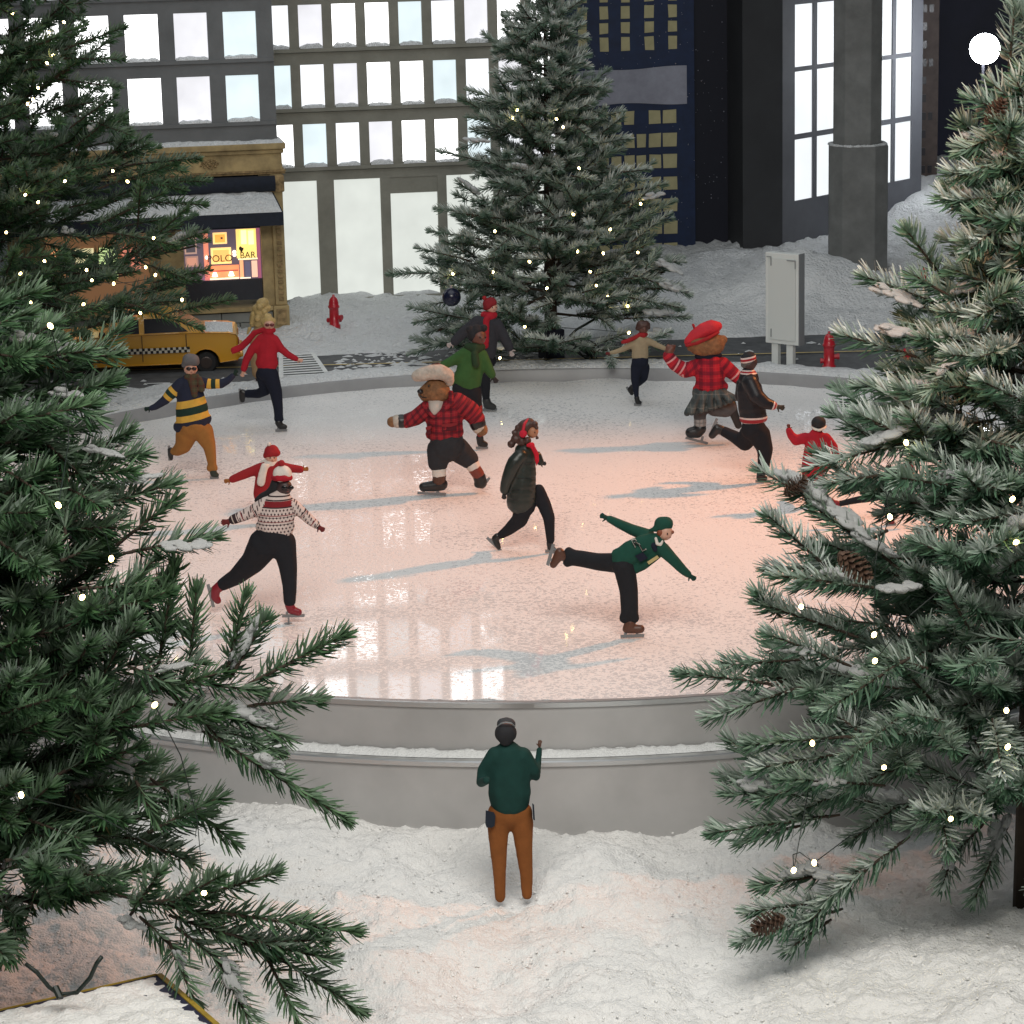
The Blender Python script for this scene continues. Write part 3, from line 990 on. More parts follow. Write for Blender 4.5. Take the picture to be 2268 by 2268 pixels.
# ------------------------------------------------------------------ yellow taxi
M_TAXI = mat('yellow_taxi_paint', (0.60, 0.30, 0.012), 0.3, coat=0.5)
M_GLS = mat('dark_car_glass', (0.008, 0.010, 0.016), 0.3, spec=0.15)
M_RUB = mat('black_rubber', (0.012, 0.012, 0.013), 0.7)
M_CHW = mat('checker_cream', (0.62, 0.58, 0.48), 0.5)
M_CHR = mat('chrome_trim', (0.6, 0.6, 0.6), 0.2, metal=0.9)
M_TAIL = mat('red_tail_light', (0.25, 0.012, 0.012), 0.2)
tp = Vector((-1.10, 8.235, 0.048))
tx = top('taxi', 'yellow toy taxi with black and white checker stripe parked on the street', 'car', tp)
MT = Matrix.Translation(tp) @ Matrix.Rotation(R_(6), 4, 'Z')
S = 1.0


def loft(name, secs, m, parent, M, smooth=True, bevel=0):
    """secs: list of (half width v, [(u,z)...]) outlines of equal count, from near side to far side"""
    bm = bmesh.new()
    rings = [[bm.verts.new(M @ Vector((u, v, z))) for u, z in pts] for v, pts in secs]
    k = len(rings[0])
    for r0, r1 in zip(rings, rings[1:]):
        for i in range(k):
            bm.faces.new((r0[i], r0[(i + 1) % k], r1[(i + 1) % k], r1[i]))
    bm.faces.new(rings[0][::-1])
    bm.faces.new(rings[-1])
    me = bm_mesh(name, bm)
    o = link(name, me, m, parent)
    return o


def inset(pts, k, c=None):
    cx = sum(p[0] for p in pts) / len(pts)
    cz = sum(p[1] for p in pts) / len(pts)
    return [(cx + (u - cx) * k, cz + (z - cz) * (1 - (1 - k) * 2.2)) for u, z in pts]


def arch(cx, r, n=9):
    return [(cx + r * math.cos(math.pi * (1 - i / (n - 1))), 0.022 + r * math.sin(math.pi * (1 - i / (n - 1)))) for i in range(n)]


# outline of the lower body: front at -u, boot at +u
body = [(-0.33, 0.026)] + arch(-0.215, 0.043) + arch(0.168, 0.043) + [(0.262, 0.028), (0.272, 0.036), (0.273, 0.052), (0.266, 0.060), (0.268, 0.098), (0.262, 0.107), (0.24, 0.112), (0.165, 0.116), (-0.19, 0.114), (-0.30, 0.104), (-0.328, 0.092), (-0.336, 0.06), (-0.336, 0.034)]
hw = 0.112
loft('body', [(-hw + .004, inset(body, .985)), (-hw, inset(body, .996)), (-hw - .003, [(u, z) for u, z in body]), (hw + .003, body), (hw, inset(body, .996)), (hw - .004, inset(body, .985))], M_TAXI, tx, MT)
cab = [(-0.155, 0.1135), (-0.075, 0.168), (0.045, 0.171), (0.088, 0.160), (0.158, 0.1155)]
loft('cabin', [(-hw + .006, [(-0.155, .1135), (-0.075, .1137), (0.045, .1139), (0.088, .1141), (0.158, .1155)]), (-hw + .020, cab), (hw - .020, cab), (hw - .006, [(-0.155, .1135), (-0.075, .1137), (0.045, .1139), (0.088, .1141), (0.158, .1155)])], M_TAXI, tx, MT)
# glass lies just proud of the sloping cabin side
def side_glass(name, pts):
    V = []
    for u, z in pts:
        t = (z - .1137) / .0573
        V.append(MT @ Vector((u, -hw + .006 + .014 * t - .0022, z)))
    link(name, mesh(name, V, [tuple(range(len(V)))]), M_GLS, tx)


side_glass('side_window', [(-.132, .119), (-.030, .119), (-.030, .161), (-.073, .160)])
side_glass('side_window', [(-.014, .119), (.118, .1205), (.078, .152), (.042, .162), (-.014, .162)])
V = [MT @ Vector(v) for v in ((.0905, -.082, .1605), (.0905, .082, .1605), (.1565, .094, .1200), (.1565, -.094, .1200))]
link('rear_window', mesh('rear_window', V, [(0, 1, 2, 3)]), M_GLS, tx)
for u in (-0.215, 0.168):
    for sgn in (-1, 1):
        wl = top('wheel', '', '', (0, 0, 0))
        del wl['label'], wl['category']
        wl.parent = tx
        bm = bmesh.new()
        a, b_ = (-.110, -.078) if sgn < 0 else (.078, .110)
        tube(bm, [MT @ Vector((u, a, .022)), MT @ Vector((u, a + .004, .022)), MT @ Vector((u, b_ - .004, .022)), MT @ Vector((u, b_, .022))], [.029, .033, .033, .029], 22)
        link('tyre', bm_mesh('tyre', bm), M_RUB, wl)
        bm = bmesh.new()
        q = -.1108 if sgn < 0 else .1108
        tube(bm, [MT @ Vector((u, q, .022)), MT @ Vector((u, q - .001 * sgn, .022))], [.016, .019], 18)
        link('rim', bm_mesh('rim', bm), mat('dark_hub', (.06, .045, .04), .4, metal=.4), wl)
        bm = bmesh.new()
        tube(bm, [MT @ Vector((u, -.075 if sgn < 0 else .075, .022)), MT @ Vector((u, -.07 if sgn < 0 else .07, .022))], .041, 20)
        link('wheel_well', bm_mesh('wheel_well', bm), M_RUB, tx)
# checker stripe: two rows of small squares
for cname, mm, par in (('checker_cream_squares', M_CHW, 0), ('checker_black_squares', M_RUB, 1)):
    V, Fc = [], []
    for i in range(34):
        for j in range(2):
            if (i + j) % 2 == par:
                u0, z0 = -.160 + i * .0085, .058 + j * .0085
                if u0 > .118:
                    continue
                k = len(V)
                V += [MT @ Vector(v) for v in ((u0, -hw - .0042, z0), (u0 + .0085, -hw - .0042, z0), (u0 + .0085, -hw - .0042, z0 + .0085), (u0, -hw - .0042, z0 + .0085))]
                Fc.append((k, k + 1, k + 2, k + 3))
    link('checker_stripe', mesh('checker_stripe', V, Fc), mm, tx)
box('tail_light', .2655, .2705, -.100, -.078, .074, .092, M_TAIL, tx, MT)
box('tail_light', .2655, .2705, .078, .100, .074, .092, M_TAIL, tx, MT)
box('bumper', .264, .282, -.113, .113, .036, .050, M_TAXI, tx, MT, .004)
box('door_line', -.0235, -.0215, -.1163, -.1152, .034, .114, M_RUB, tx, MT)
box('door_line', .110, .112, -.1163, -.1152, .070, .114, M_RUB, tx, MT)
box('mirror', -.150, -.132, -.130, -.113, .118, .130, M_RUB, tx, MT, .003)
box('roof_sign', -.035, .005, -.035, .035, .1725, .190, mat('taxi_sign', (.6, .5, .25), .5), tx, MT, .004)
V, Fc = [], []
for i in range(9):
    for j in range(15):
        t, s = i / 8, j / 14
        h = .006 * min(1, 5 * t, 5 * (1 - t)) * min(1, 6 * s, 6 * (1 - s)) * (1 + .4 * random.random())
        V.append(MT @ Vector((.168 + .085 * t, -.095 + .19 * s, .1162 - .006 * t + h)))
for i in range(8):
    for j in range(14):
        Fc.append((i * 15 + j, i * 15 + j + 1, i * 15 + j + 16, i * 15 + j + 15))
link('boot_snow', mesh('boot_snow', V, Fc, True), M_SNOWF, tx)

# ------------------------------------------------------------------ yellow edged snowy stand roof, bottom left
M_GOLD = mat('ochre_trim', (0.34, 0.23, 0.03), 0.5, noise=(50, .2))
M_NVT = mat('navy_top', (0.02, 0.022, 0.05), 0.6)
zr = -0.06
A, B = atZ(347, 2160, zr), atZ(470, 2268, zr)
Lp, Bd = atZ(0, 2239, zr), None
dirx = (A - Lp).normalized()
dird = (B - A)
dird.z = 0
A0 = A - dirx * 0.62
V = [A0, A, A + dird * 1.9, A0 + dird * 1.9]
rf = top('cart_roof', 'snow covered cart roof with ochre yellow rim in the bottom left corner', 'cart', (V[0] + V[2]) / 2 - Vector((0, 0, .16)))
bm = bmesh.new()
lo = [bm.verts.new(v - Vector((0, 0, .018))) for v in V]
hi = [bm.verts.new(v) for v in V]
for i in range(4):
    bm.faces.new((lo[i], lo[(i + 1) % 4], hi[(i + 1) % 4], hi[i]))
bm.faces.new(hi)
bm.faces.new(lo[::-1])
link('roof_board', bm_mesh('roof_board', bm), M_NVT, rf)
bm = bmesh.new()
cen = (V[0] + V[2]) / 2
inn = [v + (cen - v) * .25 - Vector((0, 0, .018)) for v in V]
dn = [v - Vector((0, 0, .16)) for v in inn]
a = [bm.verts.new(v) for v in inn]
b_ = [bm.verts.new(v) for v in dn]
for i in range(4):
    bm.faces.new((b_[i], b_[(i + 1) % 4], a[(i + 1) % 4], a[i]))
link('cart_body', bm_mesh('cart_body', bm), M_GOLD, rf)
for (p, q) in ((V[1], V[2]), (V[0], V[1])):
    d = (q - p).normalized()
    nrm = Vector((d.y, -d.x, 0))
    if nrm.dot(p - cen) < 0:
        nrm = -nrm
    wd = .008 if p is V[1] else .0025
    bm = bmesh.new()
    vs = [p + Vector((0, 0, .002)), q + Vector((0, 0, .002)), q + nrm * wd + Vector((0, 0, .002)), p + nrm * wd + Vector((0, 0, .002))]
    a = [bm.verts.new(v) for v in vs]
    b_ = [bm.verts.new(v - Vector((0, 0, .02))) for v in vs]
    bm.faces.new(a)
    bm.faces.new(b_[::-1])
    for i in range(4):
        bm.faces.new((a[i], b_[i], b_[(i + 1) % 4], a[(i + 1) % 4]))
    link('rim_trim', bm_mesh('rim_trim', bm), M_GOLD, rf)
n = 90
t, s = np.meshgrid(np.linspace(0, 1, n), np.linspace(0, 1, n))
V4 = [np.array(v) for v in V]
Pt = (V4[0][None, None] * ((1 - t) * (1 - s))[..., None] + V4[1][None, None] * (t * (1 - s))[..., None] + V4[2][None, None] * (t * s)[..., None] + V4[3][None, None] * ((1 - t) * s)[..., None])
edge = np.minimum(np.minimum(t, 1 - t), np.minimum(s, 1 - s)) * 20
Pt[..., 2] += np.minimum(edge, 1) * (0.006 + .005 * fbm(Pt[..., 0], Pt[..., 1], 55, 3, 8)) - .001 + np.where(edge < .5, .002 * vnoise(t * 60, s * 60, 2) - .001, 0)
idx = np.arange(n * n).reshape(n, n)
Q = np.stack([idx[:-1, :-1], idx[:-1, 1:], idx[1:, 1:], idx[1:, :-1]], -1).reshape(-1, 4)
link('roof_snow', fast_mesh('roof_snow', Pt.reshape(-1, 3), Q, smooth=True), M_SNOW, rf)

# red and yellow cart umbrella sign behind the right tree
us = top('umbrella_sign', 'red and yellow sign panel peeking out behind the right tree', 'sign', (1.56, 7.7, 0.05))
Yq = 7.75
def quad(name, pts, m, th=.006):
    V = [atY(x, y, Yq) for x, y in pts]
    W = [v + Vector((0, th, 0)) for v in V]
    k = len(V)
    Fc = [tuple(range(k)), tuple(range(2 * k - 1, k - 1, -1))] + [(i, k + i, k + (i + 1) % k, (i + 1) % k) for i in range(k)]
    return link(name, mesh(name, V + W, Fc), m, us)


quad('yellow_panel', [(2268, 330), (2258, 345), (2250, 392), (2252, 396), (2330, 392), (2330, 320)], mat('sign_yellow', (.60, .40, .01), .5))
quad('red_panel', [(2267.6, 328), (2252, 334), (2226, 382), (2249.6, 392), (2257.6, 345)], mat('sign_red', (.50, .04, .05), .5))
quad('sign_post', [(2290, 396.5), (2296, 396.5), (2296, 740), (2290, 740)], mat('dark_post', (.02, .02, .025), .4))
tq = atY(2266, 386, Yq - .004)
text('lettering', 'PRE', .017, Matrix.Translation(tq + Vector((.002, 0, 0))) @ ST, M_INK, us, .0005)

# ------------------------------------------------------------------ fir trees
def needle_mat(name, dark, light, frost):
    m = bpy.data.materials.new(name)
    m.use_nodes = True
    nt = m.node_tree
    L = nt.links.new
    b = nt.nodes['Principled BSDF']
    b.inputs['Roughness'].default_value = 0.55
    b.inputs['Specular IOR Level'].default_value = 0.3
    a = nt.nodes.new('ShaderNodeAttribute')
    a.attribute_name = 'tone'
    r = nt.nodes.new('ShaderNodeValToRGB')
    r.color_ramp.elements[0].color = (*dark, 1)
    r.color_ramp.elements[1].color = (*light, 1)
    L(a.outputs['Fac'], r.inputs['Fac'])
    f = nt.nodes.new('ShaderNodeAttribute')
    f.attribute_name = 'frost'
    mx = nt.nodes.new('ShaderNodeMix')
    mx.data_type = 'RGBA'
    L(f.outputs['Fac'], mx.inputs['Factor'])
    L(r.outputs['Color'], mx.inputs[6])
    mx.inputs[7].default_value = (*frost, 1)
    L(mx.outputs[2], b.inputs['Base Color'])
    return m


def unit(v):
    return v / np.maximum(np.linalg.norm(v, axis=-1, keepdims=True), 1e-9)


def needles(sp, nlen, width, dens, frost, flat=0.8, seed=0):
    """sp: (n,6) sprig axes start/end; returns vertices, quads, attributes of all their needles"""
    r = np.random.default_rng(seed)
    sp = np.asarray(sp, float)
    a, e = sp[:, :3], sp[:, 3:6]
    ax = e - a
    Ls = np.linalg.norm(ax, axis=1)
    ax = ax / Ls[:, None]
    cnt = np.maximum(14, (Ls * dens).astype(int))
    i = np.repeat(np.arange(len(sp)), cnt)
    n = len(i)
    t = r.random(n)
    t = 0.02 + 0.98 * t
    tipq = r.random(n) < 0.10
    t = np.where(tipq, 0.97 + .03 * r.random(n), t)
    A = ax[i]
    up = np.array([0, 0, 1.0])
    side = unit(np.cross(A, up) + 1e-4)
    nz = np.cross(side, A)
    ph = r.random(n) * 2 * np.pi
    rad = unit(side * np.cos(ph)[:, None] + nz * (np.sin(ph) * flat)[:, None])
    # a slight sag of the sprig towards its tip
    sag = (0.10 * Ls[i] * (t ** 2))[:, None] * np.array([0, 0, -1.0]) * 0.5
    P0 = a[i] + A * (Ls[i] * t)[:, None] + sag
    el = np.radians(64 - 26 * t + r.normal(0, 8, n))
    el = np.where(tipq, np.radians(r.uniform(8, 40, n)), el)
    d = A * np.cos(el)[:, None] + rad * np.sin(el)[:, None]
    ln = nlen * (0.8 + 0.35 * r.random(n)) * (1 - 0.35 * (t > .9) * (t - .9) * 10) * np.where(t < .12, .7, 1)
    wv = unit(np.cross(d, rad + 0.6 * r.normal(0, 1, (n, 3))))
    w0 = width * (0.8 + .4 * r.random(n))
    d2 = unit(d + A * 0.25 + up * 0.10)
    P1 = P0 + d * (ln * .55)[:, None]
    P2 = P1 + d2 * (ln * .45)[:, None]
    hw_ = wv * (w0 * .5)[:, None]
    V = np.stack([P0 - hw_ * .7, P0 + hw_ * .7, P1 + hw_, P1 - hw_, P2 + hw_ * .35, P2 - hw_ * .35], 1).reshape(-1, 3)
    b0 = np.arange(n)[:, None] * 6
    Q = np.concatenate([b0 + [[0, 1, 2, 3]], b0 + [[3, 2, 4, 5]]], 1).reshape(-1, 4)
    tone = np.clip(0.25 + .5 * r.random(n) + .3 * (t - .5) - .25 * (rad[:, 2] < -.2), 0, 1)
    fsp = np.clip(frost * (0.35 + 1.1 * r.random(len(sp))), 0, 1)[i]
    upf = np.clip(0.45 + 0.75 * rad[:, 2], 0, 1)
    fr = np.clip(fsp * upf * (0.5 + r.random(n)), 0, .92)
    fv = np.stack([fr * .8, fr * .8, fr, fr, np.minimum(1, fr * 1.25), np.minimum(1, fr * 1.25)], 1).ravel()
    return V, Q, {'tone': np.repeat(tone, 6), 'frost': fv}


def stems(sp, r0, r1, n=5):
    """thin tapered tubes for all the sprig axes"""
    sp = np.asarray(sp, float)
    a, e = sp[:, :3], sp[:, 3:6]
    A = unit(e - a)
    s = unit(np.cross(A, [0.03, 0.02, 1.0]))
    u = np.cross(s, A)
    k = np.arange(n) / n * 2 * np.pi
    c = s[:, None] * np.cos(k)[None, :, None] + u[:, None] * np.sin(k)[None, :, None]
    e = e + np.linalg.norm(e - a, axis=1)[:, None] * .05 * np.array([0, 0, -1.0])
    R0 = (sp[:, 6] if sp.shape[1] > 6 else np.full(len(sp), r0))[:, None, None]
    V = np.concatenate([a[:, None] + c * R0, e[:, None] + c * r1], 1).reshape(-1, 3)
    b0 = np.arange(len(sp))[:, None, None] * 2 * n
    j = np.arange(n)
    q = np.stack([j, (j + 1) % n, n + (j + 1) % n, n + j], -1)[None]
    return V, (b0 + q).reshape(-1, 4)


def prof(tab, z):
    return float(np.interp(z, [p[0] for p in tab], [p[1] for p in tab]))


def clump_mesh(seed):
    """ragged little heap of flock, two units long"""
    r = np.random.default_rng(seed)
    bm = bmesh.new()
    for i in range(13):
        x = r.uniform(-.9, .9)
        k = .30 + .30 * (1 - abs(x)) * r.random()
        bmesh.ops.create_icosphere(bm, subdivisions=2, radius=1, matrix=Matrix.Translation((x, r.normal(0, .28), abs(r.normal(.1, .28)))) @ Matrix.Diagonal((k * .8, k, k, 1)))
    for v in bm.verts:
        p = v.co
        v.co = p + Vector(r.normal(0, .045, 3))
    return bm_mesh('snow_clump', bm, True)


CLUMPS = [clump_mesh(s) for s in (1, 2, 3, 4)]
for c in CLUMPS:
    c.materials.append(M_CLUMP)
M_BARK = mat('brown_bark', (0.045, 0.030, 0.020), 0.85, noise=(40, .3))
M_BULB = mat('fairy_bulb', (1, .9, .6), .3, emit=(1.0, 0.74, 0.28), es=24)
M_WIRE = mat('dark_green_wire', (0.008, 0.016, 0.012), 0.5)
bulb_me = None
bm = bmesh.new()
bmesh.ops.create_icosphere(bm, subdivisions=2, radius=1)
bulb_me = bm_mesh('bulb', bm, True)
bulb_me.materials.append(M_BULB)


def fir(name, label, base, height, tab, levels, per, nlen, nwid, dens, frost, m, seed, extra=(), splen=0.13, clumps=20, droop=None, lat=4, hmin=.12, csize=1.0, fill=220):
    """tab: (height above base, branch reach); extra: hand-placed sprigs (world start, end)"""
    r = np.random.default_rng(seed)
    base = Vector(base)
    t = top(name, label, 'tree', base, 'flocked artificial fir trees')
    bm = bmesh.new()
    tube(bm, [base + Vector((0, 0, height * k)) for k in (0, .35, .7, 1)], [.022, .016, .009, .003], 9)
    link('trunk', bm_mesh('trunk', bm, True), M_BARK, t)
    sp, br, spots = [], [], []
    for li in range(levels):
        h = height * (hmin + (0.96 - hmin) * (li / (levels - 1)))
        Rh = prof(tab, h)
        npb = max(4, int(per * (0.55 + .45 * (1 - h / height))))
        for k in range(npb):
            az = li * 1.9 + 2 * math.pi * k / npb + r.normal(0, .15)
            q = h / height
            rc = 0.02 + 0.70 * q + r.normal(0, .13)
            Rt = Rh
            for _ in range(3):
                Rt = .5 * Rt + .5 * prof(tab, min(height, max(0, h + .75 * rc * Rt)))
            Lb = max(.03, Rt) * (r.uniform(.60, .98) if k % 3 else r.uniform(.86, 1.02))
            hh = h + r.uniform(-1, 1) * height * .9 / levels
            rise = (droop or 0.0) + rc * Lb
            p0 = np.array([base.x, base.y, base.z + hh - .25 * rise])
            out = np.array([math.sin(az), -math.cos(az), 0])
            p1 = p0 + out * Lb + np.array([0, 0, rise])
            pm = p0 * .45 + p1 * .55 + np.array([0, 0, -.06 * Lb])
            br.append([*p0, *pm, .0045])
            br.append([*pm, *p1, .0028])
            d = unit(p1 - pm)
            # terminal sprig and laterals
            L0 = min(splen * r.uniform(.85, 1.2), Lb * .8 + .03)
            sp.append([*(p1 - d * L0 * .8), *(p1 + d * L0 * .2)])
            if Lb > .12:
                sp.append([*(p0 * .45 + pm * .55), *pm])
                sp.append([*pm, *(pm * .4 + p1 * .6)])
            nl = max(2, int(lat * Lb / .40 + 1.5))
            for s in range(nl):
                f = 0.18 + .74 * (s + r.uniform(.1, .9)) / nl
                c = p0 + (pm - p0) * (f / .55) if f < .55 else pm + (p1 - pm) * ((f - .55) / .45)
                ang = (1 if s % 2 else -1) * r.uniform(.5, 1.0)
                ca, sa = math.cos(ang), math.sin(ang)
                dd = unit(np.array([d[0] * ca - d[1] * sa, d[0] * sa + d[1] * ca, d[2] + r.normal(.10, .22)]))
                l2 = min(splen * r.uniform(.6, 1.05), Lb * .7 + .02)
                sp.append([*c, *(c + dd * l2)])
                if r.random() < .5:
                    spots.append((c, d))
    # inner sprigs that close the crown round the trunk
    for k in range(fill):
        h = height * (hmin * .9 + (.9 - hmin) * r.random() ** 1.15)
        Rh = prof(tab, h)
        az = r.uniform(-1.9, 1.9) if r.random() < .8 else r.uniform(0, 6.28)
        rr_ = Rh * r.uniform(.10, .80)
        c = np.array([base.x + rr_ * math.sin(az), base.y - rr_ * math.cos(az), base.z + h + .25 * rr_ + r.normal(0, .02)])
        a2 = az + r.normal(0, .7)
        dd = unit(np.array([math.sin(a2), -math.cos(a2), r.normal(.25, .35)]))
        sp.append([*c, *(c + dd * splen * r.uniform(.5, .85))])
        if r.random() < .25:
            spots.append((c + dd * .03, dd))
    # leader
    tipz = np.array([base.x, base.y, base.z + height])
    for k in range(4):
        a = k * 1.6
        sp.append([*(tipz - [0, 0, .1]), *(tipz + np.array([math.sin(a) * .05, math.cos(a) * .05, .04]))])
    for e in extra:
        a, b_ = np.array(e[0]), np.array(e[1])
        L = np.linalg.norm(b_ - a)
        sp.append([*a, *b_])
        br.append([*(a - (b_ - a) * .12), *a, .002])
        spots.append((a * .6 + b_ * .4, unit(b_ - a)))
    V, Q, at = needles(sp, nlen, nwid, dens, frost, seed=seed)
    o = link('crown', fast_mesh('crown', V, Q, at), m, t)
    V1, Q1 = stems(br, .005, .003)
    V2, Q2 = stems(sp, nwid * .9, nwid * .45)
    link('branches', fast_mesh('branches', np.concatenate([V1, V2]), np.concatenate([Q1, Q2 + len(V1)])), M_BARK, t)
    idx = r.permutation(len(spots))[:clumps]
    for j in idx:
        c, d = spots[j]
        if c[1] > base.y + .1:
            continue
        o = bpy.data.objects.new('snow_clump', CLUMPS[int(r.integers(4))])
        COL.objects.link(o)
        o.parent = t
        o.location = Vector(c) - base + Vector((0, 0, .008))
        z = Vector((0, 0, 1)) + Vector(r.normal(0, .15, 3))
        x = Vector(d)
        y = z.cross(x).normalized()
        z = x.cross(y).normalized()
        o.rotation_euler = Matrix((x, y, z)).transposed().to_euler()
        k = r.uniform(.6, 1.3) * csize
        o.scale = (.030 * k * r.uniform(.7, 1.5), .016 * k, .014 * k)
    return t, sp


def px_sprigs(lst, Y):
    """(x0,y0,x1,y1,dy0,dy1) in 1932-wide photo pixels, round the vertical plane Y"""
    out = []
    for x0, y0, x1, y1, d0, d1 in lst:
        out.append((tuple(atY(x0 * D2S, y0 * D2S, Y + d0)), tuple(atY(x1 * D2S, y1 * D2S, Y + d1))))
    return out


def light_string(name, label, pts, r, group, sag=0.02):
    t = top(name, label, 'fairy lights', pts[0], group)
    base = Vector(pts[0])
    bm = bmesh.new()
    path = []
    for a, b_ in zip(pts, pts[1:]):
        a, b_ = Vector(a), Vector(b_)
        back = Vector((0, .11, 0))
        path += [a, a.lerp(b_, .33) + Vector((0, 0, -sag)) + back, a.lerp(b_, .67) + Vector((0, 0, -sag)) + back]
    path.append(Vector(pts[-1]))
    tube(bm, path, .0009, 5)
    link('cable', bm_mesh('cable', bm), M_WIRE, t)
    for p in pts:
        o = bpy.data.objects.new('bulb', bulb_me)
        COL.objects.link(o)
        o.parent = t
        o.location = Vector(p) - base
        o.scale = (r, r, r * 1.35)
        o.rotation_euler = (random.uniform(-1, 1), random.uniform(-1, 1), 0)
    return t


def bulbs_px(lst, Y, off=(0, 0), sc=1.0):
    return [tuple(atY((off[0] + x / sc), (off[1] + y / sc), Y + d)) for x, y, d in lst]


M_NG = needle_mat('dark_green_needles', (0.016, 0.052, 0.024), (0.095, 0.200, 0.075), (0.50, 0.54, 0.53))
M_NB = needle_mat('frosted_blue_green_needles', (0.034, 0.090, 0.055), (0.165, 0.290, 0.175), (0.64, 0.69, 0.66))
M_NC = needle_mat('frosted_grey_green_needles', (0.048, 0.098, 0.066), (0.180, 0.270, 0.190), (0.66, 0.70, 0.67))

# tall dark tree beyond the rink, upper left
TA = atY(-30 * D2S, 640 * D2S, 7.72)
TA.z = 0.05
ex = px_sprigs([(250, 310, 372, 290, -.3, -.45), (270, 345, 390, 333, -.3, -.45), (260, 380, 385, 378, -.35, -.5), (300, 470, 385, 432, -.4, -.5), (255, 480, 352, 385, -.4, -.5), (300, 530, 392, 502, -.4, -.55),
                (320, 590, 435, 558, -.4, -.5), (250, 575, 375, 612, -.4, -.5), (260, 420, 265, 345, -.4, -.5), (130, 90, 232, 45, -.2, -.3), (120, 150, 222, 158, -.2, -.3), (140, 235, 215, 175, -.25, -.35), (150, 270, 210, 215, -.25, -.35), (120, 110, 230, 105, -.2, -.3), (200, 350, 330, 300, -.3, -.4), (220, 330, 345, 350, -.3, -.45), (180, 230, 245, 250, -.3, -.4), (280, 500, 350, 520, -.4, -.5), (215, 440, 330, 455, -.4, -.5), (235, 400, 305, 360, -.4, -.5)], 7.72)
tA, spA = fir('fir_tree', 'tall dark green fir tree at the upper left with many fairy lights', TA, 2.0,
              [(0, .50), (.15, .66), (.5, .66), (.8, .50), (1.1, .38), (1.5, .24), (2.0, .04)], 18, 11, .031, .0032, 1000, 0.20, M_NG, 11, ex, splen=.17, clumps=40, lat=3, fill=420, csize=1.0, hmin=.14)
pts = bulbs_px([(300, 310, -.3), (215, 495, -.3), (155, 585, -.3), (185, 560, -.3), (635, 963, -.5), (718, 1022, -.5), (365, 1020, -.45), (142, 1097, -.4), (215, 1138, -.4), (35, 1308, -.45), (865, 1340, -.55), (875, 1548, -.55), (640, 1597, -.6), (517, 1578, -.6), (487, 1520, -.55), (115, 1540, -.5), (183, 1637, -.5), (172, 1702, -.5), (470, 1713, -.55), (790, 1762, -.6), (1025, 1688, -.6), (250, 1470, -.5), (820, 1505, -.5), (265, 355, -.25), (360, 125, -.25), (70, 75, -.2), (275, 185, -.2)], 7.72, (0, 0), 2.542)
light_string('fairy_lights', 'warm fairy lights strung over the upper left tree', pts, .0034, 'strings of fairy lights on the trees')

# frosted tree behind the rink, centre
TB = atZ(1222, 800, 0.05)
TB.y = 8.235
k = atY(1222, 800, 8.235)
TB.x = k.x
ex = px_sprigs([(870, 515, 735, 510, -.1, -.1), (880, 490, 790, 463, -.1, -.15), (900, 450, 812, 432, -.1, -.1), (930, 310, 830, 280, -.1, -.1), (950, 230, 872, 182, 0, -.05), (990, 120, 915, 60, 0, 0), (1000, 100, 950, 25, 0, 0), (980, 200, 885, 165, -.05, -.05), (1035, 80, 1100, 18, 0, 0), (1040, 180, 1098, 90, 0, 0), (1070, 260, 1135, 165, 0, -.05), (1080, 270, 1140, 200, 0, -.1), (1090, 330, 1145, 275, 0, -.1), (1150, 420, 1235, 360, -.05, -.1), (1160, 440, 1270, 375, -.1, -.1), (1200, 450, 1262, 400, -.1, -.1), (1200, 520, 1300, 550, -.1, -.15), (1190, 600, 1298, 592, -.1, -.12), (1180, 560, 1285, 575, -.1, -.2), (870, 600, 775, 575, -.15, -.2), (900, 630, 775, 660, -.1, -.15), (880, 590, 785, 602, -.1, -.2), (900, 370, 865, 342, -.1, -.1), (1040, 60, 1050, -15, 0, 0), (1180, 640, 1262, 655, -.05, -.1), (1000, 330, 905, 355, -.1, -.1), (960, 560, 850, 540, -.1, -.15)], 8.235)
tB, spB = fir('fir_tree', 'frosted grey green fir tree behind the rink in the middle', TB, 1.13,
              [(0, .30), (.06, .38), (.27, .42), (.44, .35), (.64, .23), (.78, .14), (.91, .095), (1.04, .05), (1.13, .03)], 11, 10, .028, .0028, 1250, 0.62, M_NC, 12, ex, splen=.13, clumps=26, lat=4, fill=400, csize=.8, hmin=.10)
box('pot', -.032, .032, -.032, .032, -.02, .085, mat('navy_pot', (.006, .008, .022), .5), tB, Matrix.Translation(TB) @ Matrix.Rotation(.4, 4, 'Z'), .004)
bl = [(900, 637), (935, 680), (690, 590), (665, 630), (1020, 900), (1350, 1090), (990, 1147), (1187, 1227), (1012, 1345), (1150, 1355), (1335, 1350), (1080, 1453), (560, 1455), (755, 1400), (570, 1237), (345, 1465), (848, 1542), (1113, 1528), (1175, 1587), (1280, 1638), (730, 1748), (1287, 1780), (597, 1915)]
pts = bulbs_px([(x, y, -.05 - .38 * min(1, y / 1400) * max(.25, 1 - abs(x - 830) / 620)) for x, y in bl], 8.235, (860, 0), 2.415)
light_string('fairy_lights', 'warm fairy lights strung over the frosted middle tree', pts, .0034, 'strings of fairy lights on the trees', .015)
bm = bmesh.new()
o_p = atY(1000, 658, 7.98)
bmesh.ops.create_uvsphere(bm, u_segments=24, v_segments=14, radius=.028, matrix=Matrix.Translation(o_p))
ob = top('bauble', 'dark navy bauble hanging low on the middle tree', 'ornament', o_p + Vector((0, 0, -.03)))
link('ball', bm_mesh('ball', bm, True), mat('navy_glass', (.008, .010, .03), .25), ob)
bm = bmesh.new()
tube(bm, [o_p + Vector((0, 0, .027)), o_p + Vector((0, 0, .036))], .005, 10)
